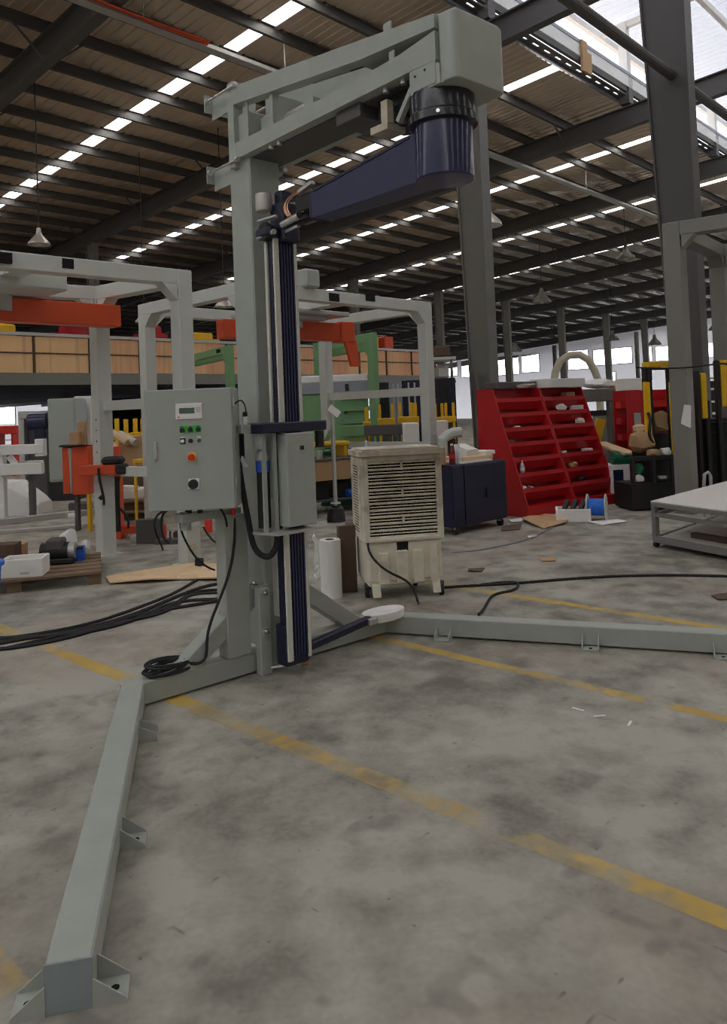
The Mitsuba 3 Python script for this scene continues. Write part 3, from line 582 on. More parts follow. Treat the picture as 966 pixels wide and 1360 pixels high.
lampat(648, 300, 19, 0.36, 'hanging lamp right beside the tapered column, high under the roof')
lampat(832, 344, 30, 0.36, 'hanging lamp below the lit roof strips, left of the right column', None, 'column_paint')
lampat(720, 402, 36, 0.45, 'hanging lamp under the far roof rafters above the red racks', None, 'column_paint')
FG = 'small hanging lamps before the end wall'
for li, (u, v, t) in enumerate(((655, 460, 50), (685, 467, 50), (814, 452, 48), (870, 458, 48), (953, 438, 40))):
    lampat(u, v, t, 0.42, f'small dark lamp before the white end wall, {ORD[li]} from the left of five', FG, 'dark_steel')
t = thing('cable_tray', 'long steel cable tray under the roof carrying orange cables', 'cable tray')
CTX, CTZ, CTE = -11.65, 8.30, 29.3
put('tray', MB().box(CTX-0.09, CTX+0.09, -4, CTE, CTZ-0.015, CTZ).box(CTX-0.10, CTX-0.085, -4, CTE, CTZ-0.015, CTZ+0.06).box(CTX+0.085, CTX+0.10, -4, CTE, CTZ-0.015, CTZ+0.06), 'galvanised', t, smooth=False)
for i in range(3):
    put('orange_cable', MB().tube([(CTX+0.12+0.04*i, y, CTZ+0.03+0.02*math.sin(y*1.3+i)) for y in np.arange(-4, 9.0, 0.5)], 0.016, 6), 'orange_paint', t)
for y in np.arange(-2.5, CTE, 3.25): put('tray_hanger', MB().cyl((CTX, y, CTZ-0.01), (CTX, y, zr(CTX)+0.01), 0.012, k=6), 'galvanised', t)
p = aty(888, 298, 29.4)
solo('spot_lamp', MB().box(p[0]-0.35, p[0]+0.35, p[1]-0.2, p[1]+0.2, p[2]-0.3, p[2]+0.3, 0.08).cyl(p+[0, 0, 0.2], [p[0], p[1], zr(p[0])-0.3], 0.03), 'black', 'dark flood lamp at the far end of the long cable tray', 'lamp')
p = aty(776, 78, 17.0)
solo('cardboard_offcut', MB().box(p[0]-0.03, p[0]+0.03, p[1]-0.13, p[1]+0.13, 9.25, p[2]+0.42).box(p[0]-0.03, p[0]+0.03, p[1]+0.12, p[1]+0.34, 9.25, 9.75), 'cardboard', 'brown cardboard piece wedged upright on the slotted roof curb', 'cardboard', smooth=False)
# ------------------------------------------------------------------ grey portal frames
def gusset(mb, p, a, b, th, s=0.16):
    """triangle plate at p between directions a and b"""
    p, a, b = (np.asarray(x, float) for x in (p, a, b)); n = np.cross(a, b); n /= np.linalg.norm(n)
    mb.hull([q+n*e for q in (p, p+a*s, p+b*s) for e in (-th/2, th/2)])
def portal(name, label, corners, ztop, posts, beams, w=0.13, hb=0.15, mat='frame_paint', bars=(), cat='machine frame'):
    k = thing(name, label, cat)
    for i in posts:
        c = corners[i]; pk = put('post', MB().box(c[0]-w/2, c[0]+w/2, c[1]-w/2, c[1]+w/2, 0.012, ztop, 0.006), mat, k, smooth=False)
        put('base_plate', B(c[0]-0.13, c[0]+0.13, c[1]-0.13, c[1]+0.13, 0, 0.014), mat, k, smooth=False)
    for i, j in beams:
        a, b = np.array([*corners[i], ztop-hb/2]), np.array([*corners[j], ztop-hb/2])
        put('beam', MB().bar(a, b, w*0.98, hb, c=0.006), mat, k, smooth=False)
        d = (b-a)/np.linalg.norm(b-a); m = MB()
        for e, s in ((a, 1), (b, -1)):
            q = e+d*s*w/2; q[2] = ztop-hb; gusset(m, q, d*s, (0, 0, -1), w*0.95)
            put('corner_gusset', m, mat, k, smooth=False); m = MB()
    for i, j, z, h in bars:
        put('crossbar', MB().bar((*corners[i], z), (*corners[j], z), w*0.5, h), mat, k, smooth=False)
    return k
LC = [(-6.70, 4.50), (-6.85, 1.9), (-8.05, 4.32), (-8.45, 1.75)]
L1 = portal('portal_frame', 'grey portal frame of a wrapping machine, at the left edge, over the orange arm', LC, 2.98, (0, 1, 2, 3), ((0, 1), (0, 2), (2, 3)), w=0.165, bars=((0, 2, 1.65, 0.11), (0, 2, 0.93, 0.10)))
for u, v in ((94, 351), (2, 342)):
    p = atx(u, v, -6.70); 
    put('fork_slot', B(-6.72, -6.685, p[1]-0.085, p[1]+0.085, p[2]-0.045, p[2]+0.045), 'void', L1, smooth=False)
put('turntable_housing', MB().box(-8.3, -7.2, 2.5, 3.55, 2.76, 2.93, 0.02), 'frame_paint', L1, smooth=False)
put('cross_member', B(-8.4, -6.75, 2.9, 3.1, 2.85, 2.96), 'frame_paint', L1, smooth=False)
a, b = fl(155, 421, 2.62), fl(-25, 410, 2.62)
put('swing_arm', MB().bar(a, b, 0.20, 0.235, c=0.008), 'orange_paint', L1, smooth=False, label='orange rotating arm')
p = (a+b)/2
put('arm_pivot', MB().cyl((-7.8, 3.1, 2.6), (-7.8, 3.1, 2.8), 0.16), 'galvanised', L1)
for c in (LC[0],):
    for dz in (0.08, 0.13): put('bolt', MB().cyl((c[0]+0.067, c[1]-0.03, 2.98-dz), (c[0]+0.075, c[1]-0.03, 2.98-dz), 0.012, k=6), 'galvanised', L1)
for dz in (0.7, 0.82, 0.94, 1.06): put('bolt', MB().cyl((LC[2][0]+0.02, LC[2][1]-0.067, 2.2-dz), (LC[2][0]+0.02, LC[2][1]-0.085, 2.2-dz), 0.012, k=6), 'black', L1)
put('valve_box', B(-6.66, -6.60, 4.42, 4.52, 0.16, 0.22), 'beige', L1, smooth=False)
RC = [(-6.95, 8.78), (-6.95, 5.52), (-9.08, 5.55), (-9.05, 8.80)]
L2 = portal('portal_frame', 'grey portal frame standing behind the air cooler and the machine column', RC, 3.0, (0, 1, 2, 3), ((0, 1), (1, 2), (2, 3), (3, 0)), w=0.16, hb=0.15, bars=((0, 3, 1.72, 0.12), (0, 3, 0.94, 0.10)))
for u in (438, 486):
    p = atx(u, 396, -6.95); put('fork_slot', B(-6.88, -6.865, p[1]-0.09, p[1]+0.09, p[2]-0.05, p[2]+0.05), 'void', L2, smooth=False)
put('turntable_plate', MB().box(-8.5, -7.5, 6.5, 7.8, 2.80, 2.86, 0.01).box(-8.35, -7.65, 6.7, 7.5, 2.74, 2.80, 0.01), 'galvanised', L2, smooth=False)
put('cross_member', B(-9.0, -7.0, 7.05, 7.25, 2.86, 2.98), 'frame_paint', L2, smooth=False)
p = fl(408, 383, 3.0); put('gear_motor', MB().box(p[0]-0.12, p[0]+0.12, p[1]-0.12, p[1]+0.12, 3.0, 3.22, 0.02), 'grey_cabinet', L2, smooth=False)
a, b = fl(292, 437, 2.62), fl(462, 442, 2.62)
oa = put('swing_arm', MB().bar(a, b, 0.22, 0.25, c=0.008), 'orange_paint', L2, smooth=False, label='orange rotating arm')
put('arm_clamp', MB().bar(b-(b-a)*0.10, b+(b-a)*0.02, 0.26, 0.29, c=0.01), 'orange_paint', oa, smooth=False)
m = MB(); q = b+np.array([0.05, -0.05, -0.1]); m.hull([q+np.array(o) for o in ((0, -0.12, 0), (0, 0.12, 0), (0.05, -0.12, 0), (0.05, 0.12, 0), (0.02, 0.0, -0.40), (0.02, 0.16, -0.40), (0.07, 0.0, -0.40), (0.07, 0.16, -0.40))])
put('arm_bracket', m, 'orange_paint', oa, smooth=False)
put('arm_socket', MB().bar(b+(b-a)*0.0201, b+(b-a)*0.0215, 0.13, 0.14), 'void', oa, smooth=False)
put('arm_pivot', MB().cyl((-8.0, 7.1, 2.65), (-8.0, 7.1, 2.78), 0.2), 'galvanised', L2)
for z in (1.32, 1.22, 1.08, 0.95, 0.82):
    for dy in (-0.04, 0.04): put('bolt', MB().cyl((-6.87, 8.78+dy, z), (-6.855, 8.78+dy, z), 0.012, k=6), 'galvanised', L2)
# the far post of L2 carries a spindle tag
# right frame
RR = [(-3.83, 10.1), (-1.45, 10.45), (-3.98, 12.2), (-1.6, 12.5)]
R1 = portal('portal_frame', 'grey portal frame behind the low metal table, at the right edge', RR, 3.74, (0, 1, 2, 3), ((0, 1), (0, 2), (2, 3), (1, 3)), w=0.22, hb=0.18, mat='frame_dark', bars=((2, 3, 2.75, 0.16), (2, 3, 1.9, 0.12)))
# green frames further back
_g0, _g1 = fl(422, 456, 2.98), fl(494, 442, 2.98)
GC = [tuple(_g0[:2]), tuple(_g1[:2]), tuple(_g0[:2]*1.13), tuple(_g1[:2]*1.13)]
G1 = portal('portal_frame', 'green portal frame further back behind the grey frame with the orange arm', GC, 2.98, (0, 1, 2, 3), ((0, 1), (0, 2), (1, 3), (2, 3)), w=0.15, hb=0.19, mat='green_paint')
_g0, _g1 = fl(236, 477, 2.96), fl(304, 459, 2.96)
GD = [tuple(_g0[:2]), tuple(_g1[:2]), tuple(_g0[:2]*1.1), tuple(_g1[:2]*1.1)]
G2 = portal('portal_frame', 'green portal frame left of the machine column, behind the control cabinet', GD, 2.96, (0, 1, 2, 3), ((0, 1), (0, 2), (1, 3), (2, 3)), w=0.15, hb=0.16, mat='green_paint')
_q = np.array([*_g1[:2], 2.88])*0.88+np.array([*_g0[:2], 2.88])*0.12
put('fork_slot', MB(Rz(math.atan2((_g1-_g0)[1], (_g1-_g0)[0])), _q).box(-0.12, 0.12, -0.085, 0.0, -0.04, 0.04), 'void', G2, smooth=False)
# ------------------------------------------------------------------ air cooler
def FRAME(o, ang): return lambda: MB(Rz(math.radians(ang)), o)
CP = fl(487, 799); C_ = FRAME((CP[0], CP[1], 0), 54)
k = thing('air_cooler', 'cream portable evaporative air cooler with louvred grille, dirty on top', 'air cooler')
CWD, CDP = 0.655, 0.46
put('lower_tank', C_().box(0.02, CWD-0.02, 0.02, CDP, 0.12, 0.455, 0.025), 'cooler_plastic', k, smooth=False)
put('lower_tank', C_().box(0.03, CWD-0.03, 0.03, CDP-0.02, 0.10, 0.14, 0.01), 'cooler_plastic', k, smooth=False)
put('upper_body', C_().box(-0.005, CWD+0.005, 0.05, CDP+0.01, 0.445, 1.13, 0.02), 'cooler_plastic', k, smooth=False)
for x0, x1 in ((0.0, 0.055), (CWD-0.05, CWD)): put('grille_frame', C_().box(x0, x1, 0.0, 0.06, 0.46, 1.13, 0.012), 'cooler_plastic', k, smooth=False)
for z0, z1 in ((0.445, 0.482), (1.075, 1.13)): put('grille_frame', C_().box(0, CWD, 0.0, 0.06, z0, z1, 0.010), 'cooler_plastic', k, smooth=False)
put('cap', C_().prism([(-0.02, -0.01), (0.03, -0.025), (CWD-0.03, -0.025), (CWD+0.02, -0.01), (CWD+0.02, CDP+0.02), (-0.02, CDP+0.02)], 1.125, 1.165, 'xy').prism([(0.01, 0.0), (CWD-0.01, 0.0), (CWD-0.01, CDP), (0.01, CDP)], 1.165, 1.18, 'xy'), 'cooler_plastic', k, smooth=False)
put('pad_recess', C_().box(0.05, CWD-0.05, 0.026, 0.055, 0.47, 1.085), 'void', k, smooth=False)
nl = 12; zt = np.linspace(0.484, 1.07, nl)
for i, z in enumerate(zt):
    put('louvre', C_().box(0.05, CWD-0.05, 0.010, 0.028, z-0.009, z+0.009, 0.003), 'cooler_plastic', k, smooth=False)
    if i < nl-1: put('louvre', C_().box(0.05, CWD-0.05, 0.014, 0.028, z+0.0215, z+0.0315, 0.002), 'cooler_plastic', k, smooth=False)
for i in (2, 6, 10): put('louvre_clip', C_().box(CWD/2-0.008, CWD/2+0.008, 0.01, 0.035, zt[i]-0.01, zt[i]+0.05), 'cooler_plastic', k, smooth=False)
for z in np.linspace(0.52, 1.04, 24): put('side_slot', C_().box(-0.0065, 0.0, 0.16, CDP-0.12, z-0.0035, z+0.0035), 'void', k, smooth=False)
put('water_gauge', C_().box(0.265, 0.355, 0.014, 0.03, 0.37, 0.437), 'void', k, smooth=False)
put('gauge_frame', C_().box(0.305, 0.312, 0.012, 0.03, 0.37, 0.437), 'black', k, smooth=False)
for i, (x, w, h) in enumerate(((0.11, 0.085, 0.25), (0.25, 0.10, 0.262), (0.39, 0.085, 0.258), (0.53, 0.06, 0.285))):
    put('tank_rib', C_().box(x, x+w, -0.008, 0.03, 0.115, 0.115+h, 0.008), 'cooler_plastic', k, smooth=False)
for x in (0.085, CWD-0.085):
    put('front_foot', C_().hull([(x+e, y, z) for e in (-0.03, 0.03) for y, z in ((0.08, 0.12), (0.0, 0.12), (-0.03, 0.03), (0.0, 0.03))]), 'cooler_plastic', k, smooth=False)
for x, y in ((0.035, 0.14), (CWD-0.04, 0.02), (CWD-0.16, CDP-0.06), (0.12, CDP-0.06)):
    c = put('caster', C_().cyl((x-0.013, y, 0.04), (x+0.013, y, 0.04), 0.04, k=18), 'rubber', k)
    put('caster_fork', C_().box(x-0.02, x+0.02, y-0.012, y+0.012, 0.04, 0.11), 'dark_steel', c, smooth=False)
m = C_(); pth = [(0.03, 0.0, 0.45), (0.035, -0.02, 0.39), (0.10, -0.03, 0.29), (0.22, -0.04, 0.2), (0.32, -0.06, 0.14), (0.37, -0.10, 0.05), (0.375, -0.13, 0.008), (0.36, -0.22, 0.008)]
put('power_cable', m.tube(pth, 0.009, 8, smooth=40), 'rubber', k)
# film roll and things behind it
p = fl(441, 793)
k = thing('film_roll', 'upright roll of white stretch film with a torn flap, beside the air cooler', 'film roll')
put('roll', MB().lathe([(0.03, 0.02), (0.084, 0.0), (0.086, 0.01), (0.086, 0.455), (0.083, 0.462), (0.035, 0.462), (0.035, 0.02)], p, 32), 'film', k)
put('core', MB().lathe([(0.035, 0.0), (0.035, 0.464), (0.030, 0.464), (0.030, 0.0)], p, 20), 'brown', k)
m = MB(); R_ = CAMR[0]; 
v, f = [], []
for i in range(9):
    z = 0.45-0.035*i; w = 0.05+0.012*math.sin(i*2.1)
    for j in range(4):
        v.append(p+np.array([0, 0, z])-R_*(0.082+w*j/3)+np.array([0.006*math.sin(3*i+j), 0.008*math.cos(2*i+j*2), 0.02*j*(1 if i < 3 else -0.4)]))
for i in range(8):
    for j in range(3): a = i*4+j; f.append([a, a+1, a+5, a+4])
put('torn_flap', m.raw(v, f), 'film', k)
q = fl(463, 790)
solo('cardboard_tube_box', MB(Rz(0.9), q+np.array([-0.1, 0.1, 0])).box(-0.07, 0.07, -0.07, 0.07, 0, 0.55, 0.004), 'brown', 'dark brown upright carton between the film roll and the air cooler', 'carton', smooth=False)
# ------------------------------------------------------------------ wooden bench behind the machine
BT = fl(438, 702); bb = FRAME((BT[0]-1.0, BT[1]+0.75, 0), 75)
k = thing('work_bench', 'wooden work bench with an orange plywood front, behind the film carriage', 'bench')
bz = 0.79
put('apron', bb().box(-0.6, 1.1, 0, 0.03, bz-0.30, bz-0.02), 'cardboard', k, smooth=False)
put('top', bb().box(-0.62, 1.12, -0.02, 0.75, bz-0.02, bz+0.01, 0.004), 'dark_steel', k, smooth=False)
for x in (-0.58, 1.04):
    for y in (0.03, 0.68): put('leg', bb().box(x, x+0.05, y, y+0.05, 0, bz-0.02), 'dark_steel', k, smooth=False)
put('under_shelf', bb().box(-0.55, 1.05, 0.05, 0.7, 0.18, 0.21), 'dark_steel', k, smooth=False)
solo('yellow_tray', bb().box(-0.45, 0.75, 0.28, 0.62, bz+0.17, bz+0.24, 0.02).box(-0.4, -0.35, 0.3, 0.6, bz+0.012, bz+0.18).box(0.65, 0.7, 0.3, 0.6, bz+0.012, bz+0.18), 'yellow_paint', 'flat yellow tray raised over the wooden bench top', 'tray', smooth=False)
solo('paint_can', bb().lathe([(0.001, 0), (0.05, 0), (0.05, 0.12), (0.001, 0.12)], (0.12, 0.12, bz+0.01), 18), 'galvanised', 'small shiny tin on the wooden bench behind the film spindle', 'tin')
solo('tissue', bb().hull([(0.62+rng.uniform(0, 0.2), 0.1+rng.uniform(0, 0.12), bz+0.012+rng.uniform(0, 0.08)) for _ in range(24)]), 'paper', 'crumpled white tissue on the wooden bench beside the clear bottle', 'tissue', smooth=False)
def bottle(mb, at, h=0.23, r=0.033):
    return mb.lathe([(0.001, 0), (r, 0), (r, 0.55*h), (r*0.85, 0.66*h), (r*0.38, 0.86*h), (r*0.38, 0.9*h), (0.001, 0.9*h)], at, 18)
def bottle_thing(p, label, body='bottle_clear', cap='white_paint', h=0.23, r=0.033, lean=0.0):
    R = Ry(lean); k = thing('bottle', label, 'bottle')
    put('body', bottle(MB(R, p), (0, 0, 0), h, r), body, k); put('cap', MB(R, p).cyl((0, 0, 0.9*h), (0, 0, h), r*0.45, k=12), cap, k)
    put('label_band', MB(R, p).lathe([(r*1.01, 0.28*h), (r*1.02, 0.3*h), (r*1.02, 0.5*h), (r*1.01, 0.52*h)], k=18), 'white_paint' if body != 'cola' else 'red_paint', k)
bottle_thing(bb().add([(0.92, 0.1, bz+0.01)], [[0, 0, 0]]).v[0][0], 'clear plastic bottle on the wooden bench beside the air cooler')
solo('blue_roll', bb().cyl((0.55, 0.1, 0.27), (0.85, 0.1, 0.27), 0.06), 'blue_plastic', 'blue roll lying on the shelf under the wooden bench', 'roll')
for i, (x, w, h) in enumerate(((-0.4, 0.3, 0.3), (0.0, 0.28, 0.35), (0.4, 0.25, 0.28))):
    solo('tool_case', bb().box(x, x+w, 0.15, 0.5, 0.212, 0.212+h*0.8, 0.01), 'black', ('left', 'middle', 'right')[i]+' one of three dark tool cases on the shelf under the wooden bench', 'case', 'dark cases under the bench', False)
# spindle pole with a tag, standing in front of the frame post
# ------------------------------------------------------------------ green press and stacked sheets behind
def boxpx(u0, u1, v0, v1, t, dp, c=0.01, ang=43.1, zb=None):
    """upright box whose front spans the given outline at distance t, dp deep"""
    p = atd(u0, (v0+v1)/2, t); w = (u1-u0)/F*t; zt = atd((u0+u1)/2, v0, t)[2]; z0 = atd((u0+u1)/2, v1, t)[2] if zb is None else zb
    return MB(Rz(math.radians(ang)), (p[0], p[1], 0)).box(0, w, 0, dp, z0, zt, c)
k = thing('green_machine', 'green machine base with a dark toothed comb along its top, behind the wooden bench', 'machine'); t = 12.1
put('base', boxpx(425, 535, 598, 640, t+0.1, 0.4, zb=0), 'dark_green', k, smooth=False)
put('top_beam', boxpx(452, 486, 565, 580, t, 0.2), 'green_paint', k, smooth=False)
put('comb_bar', boxpx(484, 536, 564, 578, t-0.02, 0.08), 'dark_steel', k, smooth=False)
for u in np.arange(486, 534, 7.2): put('comb_tooth', boxpx(u, u+3.6, 577, 587, t-0.02, 0.05, 0.012), 'dark_steel', k, smooth=False)
for u in np.arange(458, 535, 8.5): put('strut', boxpx(u, u+2.2, 579, 598, t+0.1, 0.04), 'yellow_paint' if u < 500 else 'green_paint', k, smooth=False)
put('foot_post', MB().bar(atd(424, 606, t), atd(440, 572, t), 0.05, 0.07), 'green_paint', k, smooth=False)
put('cross_rail', boxpx(425, 500, 590, 596, t+0.12, 0.08), 'green_paint', k, smooth=False)
p = atd(435, 503, 15.5); sk = FRAME((p[0], p[1], 0), 43)
k = thing('sheet_press', 'wide white-topped machine bed with grey side, behind the grey frame post', 'machine')
put('white_cover', sk().box(-1.0, 0.80, 0, 0.8, p[2]-0.08, p[2]+0.07, 0.02), 'white_paint', k, smooth=False)
put('grey_side', sk().box(-0.95, 0.82, 0.01, 0.78, p[2]-0.30, p[2]-0.08, 0.01), 'tray_steel', k, smooth=False)
put('green_body', sk().box(-1.0, 0.8, 0.05, 0.75, 0, p[2]-0.30, 0.01), 'green_paint', k, smooth=False)
put('switch', sk().box(0.35, 0.42, -0.01, 0.02, p[2]-0.26, p[2]-0.12), 'black', k, smooth=False)
for z in np.linspace(0.72, p[2]-0.42, 5): put('drawer', sk().box(0.28, 0.82, -0.015, 0.05, z, z+0.09, 0.004), 'green_paint', k, smooth=False)
for z in np.linspace(0.76, p[2]-0.38, 4): put('drawer_pull', sk().box(0.31, 0.37, -0.04, -0.01, z, z+0.04), 'black', k, smooth=False)
# yellow upright fork frames in a row, and dark cabinets behind them
def at_u(u, v, t): return atd(u, v, t)
YG = 'yellow upright fork frames in a row'
FN = {504: 'first', 531: 'third', 549: 'fourth', 578: 'fifth', 592: 'sixth'}
for u0, u1, vt, t in ((504, 521, 537, 13.2), (531, 546, 535, 13.4), (549, 553, 535, 13.6), (578, 587, 536, 13.8), (592, 602, 535, 14.0), (484, 489, 541, 13.0), (164, 170, 557, 13.4), (176, 183, 556, 13.6), (187, 192, 556, 13.8), (152, 158, 556, 13.2)):
    a, b = at_u(u0, vt, t), at_u(u1, vt, t); z = a[2]
    k = thing('fork_frame', ('yellow post frame on a yellow base, leftmost of the row behind the cooler' if u0 == 484 else f'yellow upright fork frame on a yellow base, {FN[u0]} from the left of the row'.replace('base, first', 'base, second') ) if u0 > 300 else f'yellow post frame behind the brown carton, {dict([(152, "first"), (164, "second"), (176, "third"), (187, "fourth")])[u0]} from the left', 'fork frame', YG if u0 > 300 else 'yellow posts left of the control cabinet')
    r = CAMR[0][:2]/np.linalg.norm(CAMR[0][:2]); w = 0.024 if u1-u0 > 8 else 0.034
    for c in ((a, b) if u1-u0 > 8 else ((a+b)/2,)):
        put('upright', MB(Rz(math.atan2(r[1], r[0])), (c[0], c[1], 0)).box(-w, w, -0.03, 0.03, 0, z, 0.004), 'yellow_paint', k, smooth=False)
    mid = (a+b)/2; L = np.linalg.norm((b-a)[:2])/2+0.04
    put('foot', MB(Rz(math.atan2(r[1], r[0])), (mid[0], mid[1], 0)).box(-L, L, -0.05, 0.10, z-0.36, z-0.24, 0.01), 'yellow_paint', k, smooth=False)
    put('leg', MB(Rz(math.atan2(r[1], r[0])), (mid[0], mid[1], 0)).box(-L*0.8, L*0.8, 0.0, 0.08, 0, z-0.36), 'dark_steel', k, smooth=False)
CMA = 43.1
def facing(u, t): p = atd(u, 525, t); return FRAME((p[0], p[1], 0), CMA)
def zpx(v, u, t): return atd(u, v, t)[2]
def boxpx(u0, u1, v0, v1, t, dp, c=0.01, ang=CMA, zb=None):
    """upright box whose front spans the given outline at distance t, dp deep"""
    p = atd(u0, (v0+v1)/2, t); w = (u1-u0)/F*t; zt = zpx(v0, (u0+u1)/2, t); z0 = zpx(v1, (u0+u1)/2, t) if zb is None else zb
    return MB(Rz(math.radians(ang)), (p[0], p[1], 0)).box(0, w, 0, dp, z0, zt, c)
for u0, u1, v0, m, lab in ((497, 517, 508, 'black', 'tall black cabinet, leftmost of the dark row behind the yellow frames'), (517, 535, 507, 'tray_steel', 'grey-blue tall cabinet with pale ribs in the dark row behind the yellow frames'), (535, 560, 505, 'navy', 'navy tall cabinet beside the right grey frame post, behind the yellow frames'), (577, 606, 502, 'black', 'large black cabinet between the grey frame and the tapered column')):
    t = 17.0; k = thing('tall_cabinet', lab, 'cabinet'); put('body', boxpx(u0, u1, v0, 560, t, 0.5, zb=0), m, k, smooth=False)
    for e in (0.3, 0.62): uu = u0+(u1-u0)*e; put('rib', boxpx(uu, uu+2.2, v0+3, 556, t-0.02, 0.02, 0), 'navy' if m == 'black' else 'galvanised', k, smooth=False)
solo('white_box', boxpx(536, 557, 562, 581, 11.8, 0.5, zb=0), 'foam', 'white block left of the right grey frame post, behind the air cooler', 'box', smooth=False)
solo('white_box', boxpx(574, 596, 559, 582, 11.9, 0.5, zb=0), 'foam', 'white block right of the grey frame post, behind the air cooler', 'box', smooth=False)
a = atd(588, 598, 10.8); b = atd(588, 584, 10.8); c = atd(597, 575, 10.85); d = atd(612, 574, 10.9)
solo('grey_duct', MB().tube([(a[0], a[1], 0), (a[0], a[1], 0.3), a, b, b*0.3+c*0.7+np.array([0, 0, -0.01]), c*0.7+d*0.3, d], 0.075, 12), 'frame_paint', 'bent pale grey duct between the air cooler and the tapered column', 'duct')
solo('dark_carton', boxpx(590, 606, 583, 604, 10.9, 0.3, zb=0), 'brown', 'dark brown carton under the bent grey duct', 'carton', smooth=False)
solo('cabinet_shelf_load', boxpx(575, 598, 447, 453, 26, 0.8).box(0.0, 0.62, 0, 0.5, zpx(480, 586, 26), zpx(476, 586, 26)), 'galvanised', 'rack shelf with rusty load high up at the far end of the gallery', 'shelf', smooth=False) if False else None
k = thing('storage_rack', 'steel storage rack at the far end of the gallery, left of the tapered column', 'rack'); t = 24.0
for u in (571, 600): put('post', boxpx(u, u+3, 474, 560, t, 0.1, zb=0), 'column_paint', k, smooth=False)
for v in (474, 505): put('shelf', boxpx(568, 606, v, v+4, t, 0.9), 'frame_paint' if v < 480 else 'column_paint', k, smooth=False)
solo('rusty_load', boxpx(575, 598, 459, 474, t+0.1, 0.5, 0.05), 'brown', 'rusty brown bundle on the top shelf of the far storage rack', 'bundle', smooth=False)
solo('sack', boxpx(578, 597, 484, 505, t+0.15, 0.4, 0.12), 'lamp_metal', 'pale sack on the lower shelf of the far storage rack', 'sack', smooth=False)
# ------------------------------------------------------------------ navy trolley with bottles, red racks and what lies round them
TP = fl(604, 712); TQ = fl(676, 697); TA = math.degrees(math.atan2(TQ[1]-TP[1], TQ[0]-TP[0])); TW = float(np.linalg.norm(TQ-TP))
tr = FRAME((TP[0], TP[1], 0), TA)
k = thing('tool_trolley', 'navy blue wheeled tool cabinet between the air cooler and the red racks', 'tool cabinet')
TZ = 0.81
put('body', tr().box(0, TW, 0.012, 0.5, 0.09, TZ, 0.008), 'navy', k, smooth=False)
put('door', tr().box(0.01, 0.20, 0.0, 0.014, 0.10, TZ-0.02, 0.004), 'navy', k, smooth=False); put('door', tr().box(0.22, TW-0.01, 0.0, 0.014, 0.10, TZ-0.02, 0.004), 'navy', k, smooth=False)
put('handle', tr().box(0.60, 0.62, -0.02, 0.002, 0.38, 0.50, 0.004), 'black', k, smooth=False)
for x in (0.08, TW-0.1):
    for y in (0.05, 0.42): put('caster', tr().cyl((x-0.015, y, 0.045), (x+0.015, y, 0.045), 0.045, k=16), 'rubber', k); put('caster_plate', tr().box(x-0.02, x+0.02, y-0.02, y+0.02, 0.06, 0.095), 'galvanised', k, smooth=False)
def tpt(x, y, z): return Rz(math.radians(TA)) @ np.array([x, y, z])+np.array([TP[0], TP[1], 0])
bottle_thing(tpt(0.13, 0.10, TZ+0.001), 'dark red cola bottle with a white cap on the navy tool cabinet', 'cola', 'white_paint', 0.24, 0.036)
bottle_thing(tpt(0.27, 0.12, TZ+0.001), 'clear water bottle beside the cola bottle on the navy tool cabinet', 'bottle_clear', 'white_paint', 0.23, 0.034)
solo('cardboard_slab', tr().box(0.30, 0.86, 0.08, 0.44, TZ+0.022, TZ+0.07, 0.004), 'cardboard_light', 'flat folded cardboard lying on top of the navy tool cabinet', 'cardboard', smooth=False)
solo('white_sheet', tr().box(0.22, 0.80, 0.04, 0.48, TZ, TZ+0.022), 'paper', 'white sheet under the folded cardboard on the navy tool cabinet', 'sheet', smooth=False)
solo('foam_offcut', tr().hull([(x, y, z) for x, y in ((0.74, 0.1), (0.95, 0.12), (0.94, 0.42), (0.72, 0.40)) for z in (TZ+0.071, TZ+0.115)]), 'foam', 'white foam offcut on the cardboard at the right of the tool cabinet', 'foam piece', smooth=False)
solo('plastic_tray', tr().hull([(0.48+e*0.9, 0.18+f, TZ+0.071+z) for e in (0, 0.22) for f, z in ((0, 0.0), (0.18, 0.0), (-0.02, 0.07), (0.2, 0.14))]), 'film', 'clear plastic tray tilted on the cardboard of the navy tool cabinet', 'tray', smooth=False)
solo('carton', tr().box(-0.13, 0.06, 0.14, 0.40, TZ-0.16+0.16, TZ+0.20, 0.004), 'cardboard', 'orange-brown carton at the left end of the navy tool cabinet', 'carton', smooth=False)
